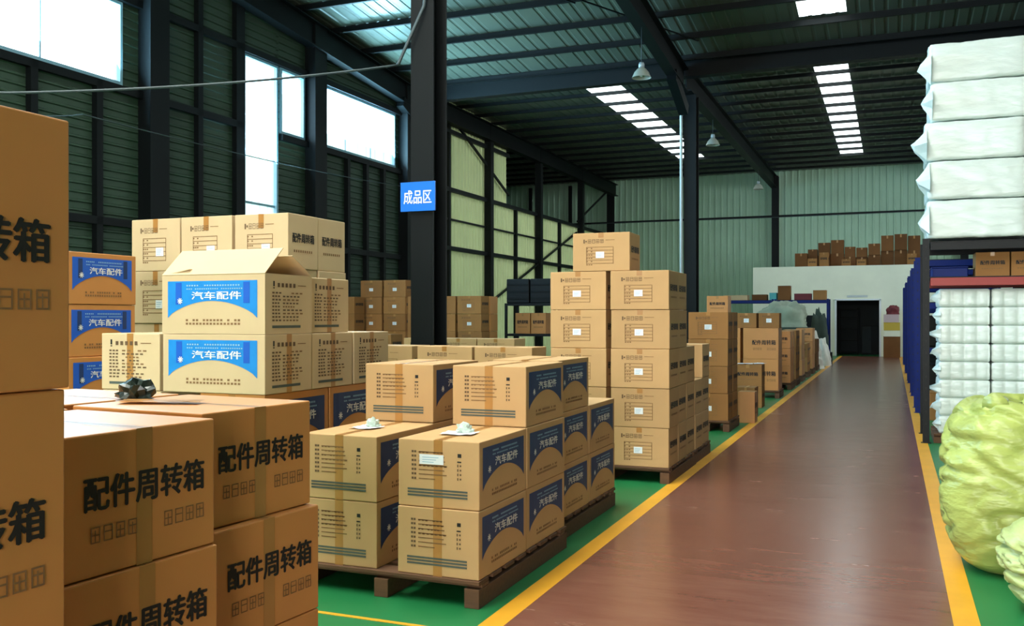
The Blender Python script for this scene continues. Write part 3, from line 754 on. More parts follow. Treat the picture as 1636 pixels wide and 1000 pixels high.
# bright blue parts cartons, three rows along the aisle direction, standing on tall labelled cartons
gC = 'blue labelled parts cartons in the left middle stack'
D2 = 'pale parts carton with blue label'
pallet(-4.99, -3.64, 4.84, 6.38, 'wooden pallet under the blue labelled cartons')
for k in range(2):
    for j, yf in enumerate((4.84, 5.57)):
        column('label_tall', -3.645, yf, 0.15 + k * 0.481, 1, 90, 'orange carton with navy label under the blue ones', '%s layer, %s' % (('lower', 'upper')[k], ('near end', 'far end')[j]), gC, jx=0.002)
column('list_small', -4.475, 4.83, 0.35, 3, 0, 'pale carton with small print', 'in the pile left of the blue label', gC, 0)
ZC = 1.112
column('label_blue', -3.63, 4.83, ZC, 1, 0, 'carton with bright blue label, lower one', 'under the open carton', gC)
for j, yf in enumerate((5.345, 5.87)):
    column('label_blue', -3.63, yf, ZC, 1, 0, 'small print carton, lower layer behind the blue label', ('directly behind', 'at the far end')[j], gC)
column('label_blue', -3.66, 5.345, ZC + 0.3815, 1, 0, 'small print carton, upper layer', 'behind the open carton', gC)
CARTON['list_small']['z'] = 0
# the open carton with its raised flap
sx, sy, h = 0.82, 0.51, 0.38
mb = MB(); t = 0.006
for c, s in (((0, -sy / 2 + t / 2, h / 2), (sx, t, h)), ((0, sy / 2 - t / 2, h / 2), (sx, t, h)), ((-sx / 2 + t / 2, 0, h / 2), (t, sy - 2 * t, h)), ((sx / 2 - t / 2, 0, h / 2), (t, sy - 2 * t, h)), ((0, 0, t / 2), (sx - 2 * t, sy - 2 * t, t))):
    mb.box(c, s, M['card_pale'])
fs = faces_of(mb, sx, sy, h); blue_label_face(fs['front'], M['blue'], M['blue_deep']); parts_list_face(fs['right'], 2)
oc = mb.build('carton'); oc.location = (-4.045, 5.085, ZC + 0.3815)
tag(oc, 'open carton with raised flap and bright blue label in the left middle stack', 'carton', gC)
def flap(w, d, m, hinge, rot, nm='flap', marks=False):
    mb = MB(); mb.box((0, d / 2, 0), (w, d, 0.005), m)
    if marks:
        for x in (-w * 0.36, w * 0.30): mb.box((x, d / 2, 0.0032), (0.05, d, 0.001), M['tape'])
        mb.box((w * 0.08, d - 0.05, 0.0036), (0.06, 0.035, 0.001), M['paper'])
    o = mb.build(nm, oc); o.location = hinge; o.rotation_euler = rot; return o
flap(sx, 0.255, M['card_pale'], (0, -sy / 2, h + 0.003), (R(42), 0, 0), 'flap', False)
me_fl = oc.children[-1]
mb = MB()
for x in (-0.26, 0.22): mb.add([(x - .03, 0, -0.0035), (x + .03, 0, -0.0035), (x + .03, 0.255, -0.0035), (x - .03, 0.255, -0.0035)], [(0, 1, 2, 3)], M['tape'])
mb.build('packing_tape', me_fl)
mb = MB(); mb.box((0.08, 0.235, -0.0035), (0.09, 0.04, 0.002), M['paper']); mb.build('shipping_label', me_fl)
flap(sx, 0.255, M['card_pale'], (0, sy / 2, h + 0.003), (R(150), 0, 0))
flap(sy - 0.02, 0.22, M['card_pale'], (sx / 2, 0, h + 0.002), (0, 0, R(90)))
flap(sy - 0.02, 0.22, M['card_pale'], (-sx / 2, 0, h + 0.002), (R(10), 0, R(-90)))

# orange pile far left
gD = 'orange labelled cartons at the far left'
pallet(-6.05, -5.5, 5.01, 5.75, 'wooden pallet under the orange pile at the far left')
column('label_orange', -5.51, 5.03, 0.15, 5, 90, 'orange carton with blue label', 'of the pile behind the left edge cartons', gD)

# tall goods cartons behind
gE = 'tall goods cartons in the rear left stack'
pallet(-6.36, -4.64, 6.48, 7.46, 'wooden pallet under the tall goods cartons')
for i, xr in enumerate((-4.665, -5.23, -5.795)):
    column('goods_tall', xr, 6.50, 0.15, 5, 0, 'tall pale goods carton', ('in the right column', 'in the centre column', 'in the left column')[i] + ' of the rear left stack', gE)
column('goods_tall', -4.665, 6.955, 0.15, 5, 0, 'tall pale goods carton', 'behind the right column of the rear left stack', gE)

# row of goods cartons between the column and the front pallets
gH = 'goods cartons in the low middle row'
pallet(-4.72, -3.36, 8.83, 9.32, 'wooden pallet under the low middle row'); pallet(-5.42, -4.76, 8.86, 9.34, 'wooden pallet left of the low middle row')
column('goods_wide', -3.385, 8.85, 0.15, 3, 0, 'white labelled carton', 'in the low row, column beside the five-high stack', gH)
column('goods_wide', -4.045, 8.85, 0.15, 3, 0, 'white labelled carton', 'in the low row, column before the sign post', gH)
column('goods_wide', -4.765, 8.88, 0.15, 3, 0, 'white labelled carton', 'in the low row, column nearest the rear left stack', gH)

# the five-high stack by the aisle
gG = 'goods cartons in the five-high centre stack'
pallet(-3.2, -1.97, 8.84, 10.18, 'wooden pallet under the five-high centre stack')
D3 = 'white labelled carton'
column('goods', -1.975, 8.86, 0.15, 5, 0, D3, 'in the front right column of the centre stack', gG)
column('goods', -2.60, 8.86, 0.15, 5, 0, D3, 'in the front left column of the centre stack', gG)
column('goods', -1.98, 9.305, 0.15, 5, 0, 'goods carton', 'second from the front along the aisle side of the centre stack', gG)
column('goods', -1.985, 9.75, 0.15, 3, 0, 'goods carton', 'third from the front along the aisle side of the centre stack', gG)
column('goods', -1.99, 10.21, 0.15, 2, 0, 'goods carton', 'fourth from the front along the aisle side of the centre stack', gG)
column('goods', -1.99, 10.655, 0.15, 3, 0, 'goods carton', 'fifth from the front along the aisle side of the centre stack', gG)
pallet(-2.6, -1.98, 10.19, 11.1, 'wooden pallet along the aisle just behind the centre stack')
place('goods', -2.66, 9.08, 0.15 + 5 * 0.3815, 1, 'single goods carton lying on top of the five-high centre stack', gG)

# rows further along the aisle
gJ = 'cartons along the left side of the aisle'
pallet(-2.72, -2.09, 13.18, 14.1, 'wooden pallet under the four-high brown pile by the aisle')
column('goods_brown', -2.11, 13.2, 0.15, 4, 0, 'brown goods carton', 'in the four-high pile beyond the centre stack', gJ)
column('goods_brown', -2.11, 13.64, 0.15, 4, 0, 'brown goods carton', 'behind the four-high pile beyond the centre stack', gJ)
pallet(-3.85, -3.2, 19.95, 20.5, 'wooden pallet under the orange pile with one carton showing', )
column('plain_orange', -3.2, 19.98, 0.15, 5, 0, 'orange carton with black characters', 'in the pile peeping over the brown pile', gJ)
place('plain_orange', -2.03, 14.55, 0, 90, 'narrow orange carton standing on the floor beside the four-high pile', gJ, scale=(0.7, 0.6, 1.25))
oj = place('plain', -2.17, 15.5, 0, 0, 'small brown carton on the floor nearest the yellow line', gJ, scale=(0.66, 0.9, 1.25))
for k, nm in enumerate(('lower', 'upper')):
    place('plain', -2.36, 17.1, k * 0.3815, 0, 'brown carton, %s of two on the floor before the big brown cartons' % nm, gJ, scale=(1.1, 1, 1))
sheet((-2.42, 17.02, 0.765), 0.1, 0.26, 0.22, 'white paper lying on the two brown floor cartons', None, 0.01)
sheet((-2.20, 17.15, 0.765), 0.5, 0.22, 0.2, 'second white paper on the two brown floor cartons', None, 0.012)
pallet(-3.45, -2.04, 19.0, 19.8, 'wooden pallet under the big brown cartons by the aisle')
for i, xc in enumerate((-2.41, -3.15)):
    for k in range(2):
        place('turnover_big', xc, 19.4, 0.15 + k * 0.6185, -90, 'big brown carton with black characters, %s of the %s pile far along the aisle' % (('lower', 'upper')[k], ('aisle side', 'inner')[i]), gJ, scale=(0.93, 0.93, 1))
for i, xc in enumerate((-2.26, -2.70, -3.16)):
    place('flat', xc, 19.35, 0.15 + 2 * 0.6185, 0, 'small white labelled carton on the big brown cartons, %s' % ('nearest the aisle', 'middle of three', 'farthest from the aisle')[i], gJ)
fy = [(21.4, 3, 'plain_orange', 'first'), (22.7, 3, 'plain', 'second'), (24.2, 3, 'plain_orange', 'third'), (25.9, 2, 'plain', 'fourth'), (27.6, 3, 'plain_orange', 'fifth'), (29.3, 2, 'junk', 'sixth')]
for y, n, key, od in fy:
    pallet(-2.55, -2.04, y - 0.02, y + 0.85, 'wooden pallet under the %s pile past the big brown cartons' % od)
    column(key, -2.06, y, 0.15, n, 0, 'brown carton', 'in the %s pile past the big brown cartons' % od, gJ)
    column(key, -2.06, y + 0.43, 0.15, n, 0, 'brown carton', 'at the back of the %s pile past the big brown cartons' % od, gJ)
place('junk', -2.4, 25.1, 1.2985 - 0.0, 20, 'battered dark carton thrown on the third far pile', gJ, scale=(0.9, 0.8, 0.7)) if False else None

# stacks further back, left of the aisle rows
gI = 'goods cartons far back near the light wall'
def backstack(xs, y, n, desc, where, key='goods_brown', skip=0, topflat=False):
    x0 = min(xs) - CARTON[key]['size'][0] - 0.02; pallet(x0, max(xs) + 0.02, y - 0.02, y + 0.48, 'wooden pallet under the %s' % where)
    for i, xr in enumerate(xs): 
        column(key, xr, y, 0.15, n, 0, desc, 'in the %s column of the %s' % ((('only',) if len(xs) == 1 else ('inner', 'outer') if len(xs) == 2 else ('inner', 'middle', 'outer'))[i], where), gI, skip)
        if topflat: place('flat', xr - 0.28, y + 0.22, 0.15 + n * 0.3815, 0, 'flat carton on column %s of the %s' % (('one', 'two', 'three')[i], where), gI, scale=(1.35, 1, 0.8))
backstack((-8.02, -8.62, -9.22), 18.0, 5, 'brown carton', 'far row right of the post')
backstack((-10.05, -10.65), 18.4, 6, 'brown carton', 'far row left of the post')
backstack((-11.0,), 17.8, 5, 'brown carton', 'far single pile by the dark wall')
column('plain_orange', -8.02, 18.46, 0.15, 5, 0, 'orange carton', 'behind the inner column of the far row right of the post', gI)
pallet(-6.80, -4.95, 12.3, 12.9, 'wooden pallet behind the near column')
for i, xr in enumerate((-4.97, -5.57, -6.17)):
    column('goods', xr, 12.32, 0.15, 3, 0, 'pale goods carton', 'in the %s column just behind the sign post' % ('inner', 'middle', 'outer')[i], gI)
pallet(-4.5, -3.3, 12.6, 13.2, 'wooden pallet behind the low middle row')
for i, xr in enumerate((-3.32, -3.92)):
    column('goods', xr, 12.62, 0.15, 3, 0, 'pale goods carton', 'in the %s column behind the low middle row' % ('inner', 'outer')[i], gI)
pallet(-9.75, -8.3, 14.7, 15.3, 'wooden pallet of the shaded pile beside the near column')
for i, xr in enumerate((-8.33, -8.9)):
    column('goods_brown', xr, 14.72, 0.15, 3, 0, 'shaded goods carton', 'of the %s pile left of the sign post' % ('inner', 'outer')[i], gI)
pallet(-6.95, -6.3, 19.9, 20.5, 'wooden pallet of the brown pile left of the centre stack')
column('goods_brown', -6.33, 19.95, 0.15, 5, 0, 'brown goods carton', 'in the pile peeping out left of the centre stack', gI)
# dark rack with black crates
o = empty('steel_rack', (-8.55, 22.5, 0)); tag(o, 'dark steel rack with black crates before the light green wall', 'rack')
mb = MB(); mb.box((0, 0, 0), (0.06, 0.06, 1.95), M['steel_black']); me = mb.mesh('upright')
for x in (-0.6, 0.72):
    for y in (-0.4, 0.4): obj('upright', me, o, (x, y, 0.975))
mb = MB(); mb.box((0.06, 0, 0), (1.38, 0.86, 0.06), M['steel_black']); me = mb.mesh('shelf')
for z in (0.35, 1.15, 1.93): obj('shelf', me, o, (0, 0, z))
for i, (x, wd) in enumerate(((-8.85, 0.62), (-8.18, 0.66))):
    mb = MB(); mb.box((0, 0, 0.31), (wd, 0.7, 0.62), M['steel_black'], bev=0.02); 
    for z in (0.12, 0.3, 0.48): mb.box((0, -0.355, z), (wd * 0.96, 0.02, 0.04), M['steel_dark'])
    c = mb.build('crate'); c.location = (x, 22.5, 1.962); tag(c, 'black crate on the dark steel rack, %s' % ('farther from the centre stack', 'nearer the centre stack')[i], 'crate', 'black crates')
for i, x in enumerate((-8.75, -8.32)):
    place('plain_orange', x, 22.45, 1.182, 0, 'orange carton inside the dark steel rack, %s' % ('outer', 'nearer the centre stack')[i], gI, scale=(0.9, 1, 1.4))

# far blue rack across the end with goods, tarp heap and sacks
def rack(name, x0, x1, y0, y1, levels, m, label, beam=None, brace=True, top=None):
    o = empty(name, ((x0 + x1) / 2, (y0 + y1) / 2, 0)); tag(o, label, 'rack')
    sx, sy = x1 - x0, y1 - y0; H = top or (levels[-1] + 0.04)
    mb = MB(); 
    mb.box((0, -0.03, H / 2), (0.08, 0.012, H), m); mb.box((-0.034, 0, H / 2), (0.012, 0.06, H), m); mb.box((0.034, 0, H / 2), (0.012, 0.06, H), m)
    z = 0.1
    while z < H - 0.05: mb.box((0, -0.0365, z), (0.014, 0.002, 0.03), M['ink']); z += 0.15
    mb.box((0, 0, 0.004), (0.12, 0.10, 0.008), m)
    me = mb.mesh('upright')
    for x in (-sx / 2 + 0.05, sx / 2 - 0.05):
        for y in (-sy / 2 + 0.04, sy / 2 - 0.04): obj('upright', me, o, (x, y, 0))
    for k, z in enumerate(levels):
        for y in (-sy / 2 + 0.02, sy / 2 - 0.02):
            mb = MB(); mb.box((0, y, z - 0.06), (sx - 0.2, 0.05, 0.10), beam if (beam and k == len(levels) - 2) else m, bev=0.004); mb.build('beam', o)
        mb = MB(); mb.box((0, 0, z - 0.004), (sx - 0.2, sy - 0.10, 0.02), M['steel_black']); mb.build('shelf', o)
    if brace:
        for x in (-sx / 2 + 0.05, sx / 2 - 0.05):
            mb = MB(); z = 0.25; s = 1
            while z + 0.5 < H: mb.bar((x, -s * (sy / 2 - 0.06), z), (x, s * (sy / 2 - 0.06), z + 0.5), 0.03, 0.02, m); z += 0.5; s = -s
            mb.bar((x, -sy / 2 + 0.06, 0.2), (x, sy / 2 - 0.06, 0.2), 0.03, 0.02, m); mb.build('brace', o)
    return o
rack('pallet_rack', -6.3, -4.05, 35.9, 36.9, (0.15, 1.1, 2.24), M['rack_blue'], 'blue rack at the far end, left bay behind the aisle cartons')
rack('pallet_rack', -4.05, -2.1, 35.9, 36.9, (0.15, 1.1, 2.24), M['rack_blue'], 'blue rack at the far end, bay beside the dark doorway')
gK = 'goods on the far blue rack'
def goods_box(x, y, z, sx, sy, sz, m, label, group, cat='box', rz=0, name='storage_box'):
    mb = MB(); mb.box((0, 0, sz / 2), (sx, sy, sz), m, bev=0.01); mb.box((0, 0, sz + 0.008), (sx * 1.02, sy * 1.02, 0.016), m, bev=0.004)
    o = mb.build(name); o.location = (x, y, z); o.rotation_euler = (0, 0, R(rz)); return tag(o, label, cat, group)
zz = 2.248
goods_box(-3.72, 36.4, zz, 0.44, 0.5, 0.52, M['card_dark'], 'dark brown box standing tallest on the far blue rack', gK)
goods_box(-4.12, 36.4, zz, 0.26, 0.5, 0.26, M['teal_plastic'], 'teal box beside the tallest box on the far blue rack', gK)
goods_box(-4.62, 36.4, zz, 0.55, 0.5, 0.20, M['card_dark'], 'low brown box at the left bay of the far blue rack', gK)
goods_box(-3.05, 36.4, zz, 0.60, 0.5, 0.22, M['red_cloth'], 'dark red flat box on the far blue rack', gK)
goods_box(-2.45, 36.4, zz, 0.46, 0.5, 0.34, M['card_brown'], 'brown box above the post beside the doorway', gK)
goods_box(-5.5, 36.4, zz, 0.9, 0.6, 0.18, M['card_pale'], 'pale flat carton at the outer end of the far blue rack', gK)
for i, (x, sx_, sz_, m) in enumerate(((-3.6, 0.8, 0.6, 'card_dark'), (-2.7, 0.7, 0.55, 'steel_dark'), (-4.8, 0.9, 0.6, 'card_dark'))):
    goods_box(x + 0.08, 36.4, 1.108, sx_ * 0.86, 0.7, sz_, M[m], 'dark box on the middle shelf of the far blue rack, %s' % ('under the tallest box', 'beside the doorway post', 'left bay')[i], gK)

def heap(name, loc, sx, sy, sz, m, label, cat, seed=0, group=None, amp=0.25, rz=0, lobes=2.0):
    n, k = 40, 20; vs = []; fs = []
    for j in range(k + 1):
        ph = j / k * math.pi / 2
        for i in range(n):
            th = 2 * math.pi * i / n
            q = Vector((math.cos(th) * math.cos(ph), math.sin(th) * math.cos(ph), math.sin(ph)))
            a = 1 + amp * noise.noise(q * lobes + Vector((seed * 3.1, 0, 0))) + amp * 0.4 * noise.noise(q * lobes * 3 + Vector((0, seed, 0)))
            sq = (abs(q.x) ** 3 + abs(q.y) ** 3 + abs(q.z) ** 3) ** (-1 / 3)
            vs.append((q.x * sx / 2 * a * sq, q.y * sy / 2 * a * sq, max(0.0, q.z * sz * a * sq)))
    for j in range(k):
        for i in range(n): fs.append((j * n + i, j * n + (i + 1) % n, (j + 1) * n + (i + 1) % n, (j + 1) * n + i))
    mb = MB(); mb.add(vs, fs, m, True); o = mb.build(name); o.location = loc; o.rotation_euler = (0, 0, R(rz))
    return tag(o, label, cat, group)
goods_box(-3.4, 32.9, 0, 1.7, 1.2, 1.25, M['tarp_dark'], 'large dark crate under the pale tarpaulin heap', None, 'crate', name='crate')
heap('tarpaulin', (-3.42, 32.9, 1.27), 1.6, 1.1, 0.82, M['tarp'], 'pale grey-green tarpaulin heap before the far blue rack', 'tarpaulin', 2)
heap('cloth_bundle', (-2.35, 34.6, 0.0), 0.62, 0.7, 1.75, M['tarp_dark'], 'dark green cloth bundle beside the tarpaulin heap', 'bundle', 5)
gS = 'white sacks at the far end of the aisle'
heap('sack', (-2.42, 31.2, 0.0), 0.7, 0.7, 1.05, M['sack_white'], 'tall white sack at the far end before the blue rack', 'sack', 1, gS)
heap('sack', (-2.18, 32.6, 0.0), 0.6, 0.7, 0.85, M['sack_white'], 'white sack farthest along the aisle, next to the doorway', 'sack', 3, gS)
heap('sack', (-2.2, 30.55, 0.0), 0.5, 0.5, 0.36, M['sack_white'], 'low white sack lying nearest in the far group', 'sack', 4, gS)
goods_box(-2.03, 33.5, 0, 0.34, 0.34, 0.40, M['steel_black'], 'small black bin on the floor beside the far white sacks', None, 'bin', name='bin')

# goods right of the doorway
gL = 'goods piled right of the doorway'
goods_box(0.02, 40.2, 0, 0.62, 0.6, 0.82, M['card_dark'], 'brown carton on the floor right of the doorway', gL)
goods_box(0.02, 40.2, 0.84, 0.6, 0.6, 0.22, M['booth'], 'white box above the brown carton right of the doorway', gL)
goods_box(0.02, 40.2, 1.08, 0.6, 0.6, 0.30, M['yellow_card'], 'yellow carton in the pile right of the doorway', gL)
goods_box(0.0, 40.2, 1.40, 0.56, 0.6, 0.30, M['pink'], 'pale pink pack in the pile right of the doorway', gL)
heap('bag', (0.06, 40.2, 1.716), 0.5, 0.5, 0.34, M['red_cloth'], 'dark red bag on top of the pile right of the doorway', 'bag', 2, gL)

# jumble of old cartons on the booth roof
gR = 'old cartons on the booth roof'
JUNK = [(-3.62, .50, .62, 'outermost'), (-3.28, .30, .78, ''), (-2.98, .52, 1.05, ''), (-2.42, .50, 1.15, ''), (-2.0, .48, .85, ''), (-1.55, .52, .80, ''), (-1.02, .50, .95, ''), (-0.5, .56, 1.28, ''), (0.05, .50, 1.32, ''), (0.62, .56, 1.25, '')]
nth = ['leftmost', 'second', 'third', 'fourth', 'fifth', 'sixth', 'seventh', 'eighth', 'ninth', 'tenth']
xj = -3.86
for i, (x, wd, ht, _) in enumerate(JUNK):
    n = 1 if ht < 0.7 else 2; wj = (0.52, 0.42, 0.52, 0.55, 0.46, 0.48, 0.50, 0.52, 0.52, 0.50)[i]
    for k in range(n):
        place('junk', xj + wj / 2, 42.2 + random.uniform(-.10, .10), 3.741 + k * ht / n * 1.003, 0, 'old brown carton, %s along the booth roof, %s' % (nth[i], ('lying alone' if n == 1 else ('lower', 'upper')[k])), gR, scale=((wj - (0.004, 0.03)[k]) / .42, 1.0, ht / n / .40), jitter=0.5)
    xj += wj
for i, x in enumerate((-3.1, -2.62, -1.75, -1.15, 0.78)):
    place('plain', x, 41.45, 3.741, random.uniform(-4, 4), 'small brown carton at the front edge of the booth roof, %s' % nth[i], gR, scale=(.8, .8, (0.9, 1.55, .75, .7, 1.2)[i]))

# ------------------------------------------------------------------ right side: racks, white packs, sacks
rack('pallet_rack', 0.36, 3.3, 12.95, 14.05, (2.11, 2.56), M['steel_black'], 'black rack on the right of the aisle, nearest to the camera', M['beam_red'])
for i, (y, nm) in enumerate(((17.0, 'second'), (20.6, 'third'), (24.6, 'fourth'), (29.0, 'fifth'), (34.0, 'sixth'))):
    rack('pallet_rack', 0.36, 3.3, y, y + 1.05, (0.15, 1.1, 1.85, 2.56), M['rack_blue'], 'blue rack on the right of the aisle, %s in the row' % nm)
gM = 'goods on the racks right of the aisle'
for i, (y, nm) in enumerate(((17.0, 'second'), (20.6, 'third'), (24.6, 'fourth'), (29.0, 'fifth'))):
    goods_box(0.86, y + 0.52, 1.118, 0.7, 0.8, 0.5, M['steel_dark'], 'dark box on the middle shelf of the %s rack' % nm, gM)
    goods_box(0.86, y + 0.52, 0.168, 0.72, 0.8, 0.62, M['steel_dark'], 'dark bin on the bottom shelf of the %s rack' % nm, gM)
goods_box(0.80, 16.1, 0, 0.5, 0.5, 0.42, M['card_brown'], 'brown carton on the floor between the first two racks', gM)
# cartons on the red beam shelf of the nearest rack
for i, x in enumerate((1.18, 1.58, 2.0)):
    place('plain', x, 13.35, 2.118, 0, 'brown carton on the red beam shelf, %s' % ('nearest the aisle', 'second from the aisle', 'third from the aisle')[i], gM, scale=(0.86, 1, 0.80))
goods_box(0.70, 13.5, 2.118, 0.42, 0.5, 0.12, M['rack_blue'], 'blue tray on the red beam shelf', gM)

def bale_mesh(sx, sy, sz, seed, amp=0.018):
    """soft wrapped pack: rounded box with wrinkles"""
    bm = bmesh.new(); bmesh.ops.create_cube(bm, size=1.0)
    bmesh.ops.subdivide_edges(bm, edges=bm.edges[:], cuts=15, use_grid_fill=True)
    for v in bm.verts:
        q = v.co * 2
        e = 22.0; k = (abs(q.x) ** e + abs(q.y) ** e + abs(q.z) ** e) ** (-1 / e) * max(abs(q.x), abs(q.y), abs(q.z))
        p = Vector((q.x * k * sx / 2, q.y * k * sy / 2, q.z * k * sz / 2))
        nrm = Vector((q.x ** 5, q.y ** 5, q.z ** 5)).normalized()
        a = noise.noise(Vector((p.x * 3, p.y * 3, p.z * 9)) + Vector((seed * 5.3, 0, 0))) + 0.6 * noise.noise(Vector((p.x * 7, p.y * 7, p.z * 3)) + Vector((0, seed * 2.1, 0)))
        cr = math.exp(-(noise.noise(Vector((p.x * 2.5, p.y * 3, p.z * 7)) + Vector((seed * 2.3, 4, 0))) / 0.07) ** 2) + 0.6 * math.exp(-(noise.noise(Vector((p.x * 6, p.y * 6, p.z * 9 + p.x * 3)) + Vector((seed * 1.3, 9, 0))) / 0.08) ** 2)
        p += nrm * (a * amp * 0.5 - amp * 0.35 - cr * 0.007)
        v.co = p + Vector((0, 0, sz / 2))
    mb = MB(); bm.verts.index_update(); mb.add([v.co[:] for v in bm.verts], [[v.index for v in f.verts] for f in bm.faces], M['white_film'], True); bm.free()
    return mb.mesh('foam_pack')
def film_tuft(r, L, seed):
    mb = MB(); rnd = random.Random(seed); n = 10
    vs = [(-L, rnd.uniform(-.03, .03), rnd.uniform(-.04, .04))]; fs = []
    for ring, (t, rr) in enumerate(((0.75, 0.30), (0.45, 0.55), (0.0, 1.0))):
        for k in range(n):
            an = 2 * math.pi * k / n; q = r * rr * (1 + 0.25 * math.sin(k * 2.4 + seed))
            vs.append((-L * t, math.cos(an) * q * 1.2, math.sin(an) * q))
    for k in range(n): fs.append((0, 1 + (k + 1) % n, 1 + k))
    for g in range(2):
        for k in range(n): fs.append((1 + g * n + k, 1 + g * n + (k + 1) % n, 1 + (g + 1) * n + (k + 1) % n, 1 + (g + 1) * n + k))
    mb.add(vs, fs, M['white_film'], False); return mb.mesh('film_tuft')
gW = 'white wrapped packs on top of the black rack'
for k, nm in enumerate(('lowest', 'second', 'third', 'fourth', 'topmost')):
    hgt = 0.495
    o = obj('foam_pack', bale_mesh(1.16, 1.0, hgt, k + 1), None, (0.99 + (0.0, 0.0, -0.02, 0.03, 0.02)[k], 13.45, 2.592 + k * 0.497), R((0, 0.6, -0.8, 0.5, 0)[k]))
    tag(o, 'white wrapped pack, %s on top of the nearest black rack' % nm, 'pack', gW)
    obj('film_tuft', film_tuft(0.2, 0.13 + 0.03 * (k % 3), k), o, (-0.545, -0.40, 0.20 + 0.04 * (k % 2)))
for k, nm in enumerate(('lowest', 'second', 'third', 'fourth', 'topmost')):
    o = obj('foam_pack', bale_mesh(1.16, 1.0, 0.495, k + 11), None, (2.20, 13.47, 2.592 + k * 0.497), 0)
    tag(o, 'white wrapped pack, %s in the second pile on the black rack' % nm, 'pack', gW)

def bottle_pack_mesh(nx, ny, r, hh, seed):
    """pack of round containers under tight shrink film: scalloped sides, rounded upper and lower edges"""
    mb = MB(); bx, by = nx * r * 2, ny * r * 2; per = []; m = 8
    for side in range(4):
        n = (nx, ny, nx, ny)[side]
        for i in range(n * m):
            t = (i + 0.0) / (n * m); sc = 0.014 * (1 - abs(math.sin(math.pi * (t * n))) ** 0.6)
            p = ((-bx / 2 + bx * t, -by / 2 + sc), (bx / 2 - sc, -by / 2 + by * t), (bx / 2 - bx * t, by / 2 - sc), (-bx / 2 + sc, by / 2 - by * t))[side]
            per.append(p)
    rows = [(0.94, 0.0), (0.985, 0.012), (1.0, 0.04), (1.0, hh * 0.35), (0.992, hh * 0.5), (1.0, hh * 0.62), (1.0, hh - 0.045), (0.985, hh - 0.014), (0.93, hh)]
    vs = []; fs = []; N = len(per)
    for k, z in rows:
        for j, (x, y) in enumerate(per):
            wr = 0.004 * noise.noise(Vector((x * 9, y * 9, z * 22 + seed)))
            vs.append((x * k + wr, y * k + wr, z))
    for g in range(len(rows) - 1):
        for j in range(N): fs.append((g * N + j, g * N + (j + 1) % N, (g + 1) * N + (j + 1) % N, (g + 1) * N + j))
    fs.append(tuple(range(N))[::-1]); fs.append(tuple((len(rows) - 1) * N + j for j in range(N)))
    mb.add(vs, fs, M['white_film'], True)
    return mb.mesh('bottle_pack')
gX = 'white shrink-wrapped packs under the black rack'
bp = bottle_pack_mesh(4, 6, 0.0745, 0.228, 1)
tufts = [film_tuft(0.09, 0.10 + 0.03 * i, i + 3) for i in range(3)]
pallet(0.50, 1.78, 13.03, 13.97, 'wooden pallet under the white shrink-wrapped packs', 0.12)
for c_, xc in enumerate((0.855, 1.4585)):
    for k in range(8):
        o = obj('bottle_pack', bp, None, (xc + random.uniform(-.002, .002), 13.50 + random.uniform(-.005, .005), 0.12 + k * 0.2305), R(random.uniform(-.1, .1)))
        tag(o, 'shrink-wrapped pack, %s from the floor in the %s pile under the rack' % (('first', 'second', 'third', 'fourth', 'fifth', 'sixth', 'seventh', 'eighth')[k], ('aisle side', 'inner')[c_]), 'pack', gX)
        if c_ == 0: obj('film_tuft', tufts[k % 3], o, (-0.27, -0.36, 0.12))

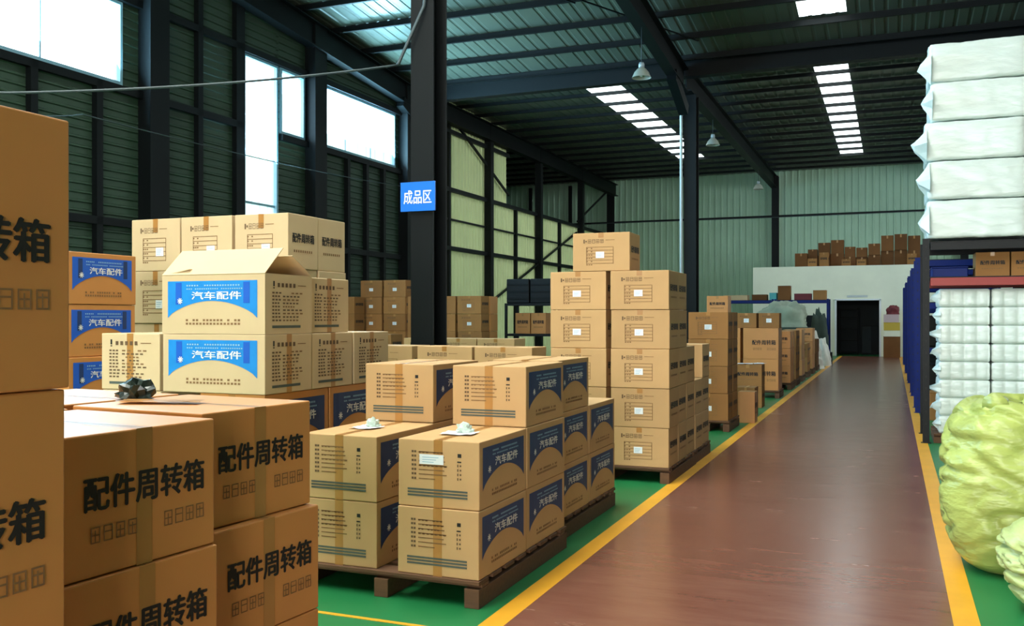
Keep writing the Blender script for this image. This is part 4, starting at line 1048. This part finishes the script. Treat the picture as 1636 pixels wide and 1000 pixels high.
# yellow-green woven sacks
def sack(loc, sx, sy, sz, m, label, seed, rz=0, lean=(0, 0), neck=True):
    n, k = 120, 84; vs = []; fs = []
    for j in range(k + 1):
        t = j / k; ph = -math.pi / 2 + math.pi * t
        for i in range(n):
            th = 2 * math.pi * i / n
            q = Vector((math.cos(th) * math.cos(ph), math.sin(th) * math.cos(ph), math.sin(ph)))
            e = 3.2; sq = (abs(q.x) ** e + abs(q.y) ** e + abs(q.z) ** e) ** (-1 / e)
            zf = (q.z * sq + 1) / 2
            big = noise.noise(q * 1.5 + Vector((seed * 7.7, 1, 0)))
            crease = lambda p, wd: math.exp(-(noise.noise(p) / wd) ** 2)
            c1 = crease(Vector((q.x * 1.0, q.y * 1.0, q.z * 3.6 + 1.2 * q.x)) + Vector((0, seed * 3.3, 0)), 0.10)
            c2 = crease(Vector((q.x * 1.5 + q.z, q.y * 1.5, q.z * 5.5 - q.y)) + Vector((seed, 2, 4)), 0.09)
            c3 = crease(Vector((q.x * 7, q.y * 7, q.z * 8)) + Vector((seed, 5, 1)), 0.12)
            fold = c1
            top = max(0, (zf - 0.72) / 0.28)
            a = 1 + 0.05 * big - 0.10 * c1 - 0.05 * c2 - 0.01 * c3 + 0.035 * math.cos(th * 8 + 4 * big) * top
            belly = 1.0 - 0.10 * (1 - zf) + 0.05 * math.sin(zf * math.pi)
            vs.append((q.x * sq * sx / 2 * a * belly + lean[0] * zf, q.y * sq * sy / 2 * a * belly + lean[1] * zf, max(0.0, zf * sz * (1 + 0.05 * big) - 0.02 - 0.03 * top * (c1 + c2))))
    for j in range(k):
        for i in range(n): fs.append((j * n + i, j * n + (i + 1) % n, (j + 1) * n + (i + 1) % n, (j + 1) * n + i))
    mb = MB(); mb.add(vs, fs, m, True); o = mb.build('woven_sack'); o.location = loc; o.rotation_euler = (0, 0, R(rz))
    tag(o, label, 'sack', 'yellow-green woven sacks')
    if neck:
        zt = max(v[2] for v in vs); cx_, cy_ = lean[0] * 1.0 - 0.1, lean[1] - 0.18
        mb = MB(); pts = []; rads = []
        for i in range(9): u = i / 8; pts.append((cx_ - 0.10 * u, cy_ - 0.10 * u * u, zt - 0.09 + 0.12 * u - 0.09 * u * u)); rads.append(0.075 * (1 - 1.5 * u + 1.55 * u * u) + 0.006)
        mb.tube(pts, 0, m, 14, rads); nk = mb.build('tied_neck', o)
        mb = MB(); c = Vector(pts[4]); mb.tube([c + Vector((0.026 * math.cos(x), 0.016 * math.sin(x) * .6, 0.026 * math.sin(x))) for x in [i * math.pi / 6 for i in range(13)]], 0.006, M['cord'], 6); mb.build('cord', nk)
    return o
sack((0.76, 6.72, 0), 0.98, 0.95, 1.12, M['sack'], 'large yellow-green woven sack standing on the right yellow line', 1, 0, (0.04, 0.05))
sack((1.12, 5.70, 0), 1.10, 0.9, 0.56, M['sack_pale'], 'pale green woven sack lying before the large one, cut by the frame', 4, 20, (0, 0), False)

dup = [k for k, v in LABELS.items() if v > 1]
if dup: print('DUPLICATE LABELS', len(dup), dup[:10])
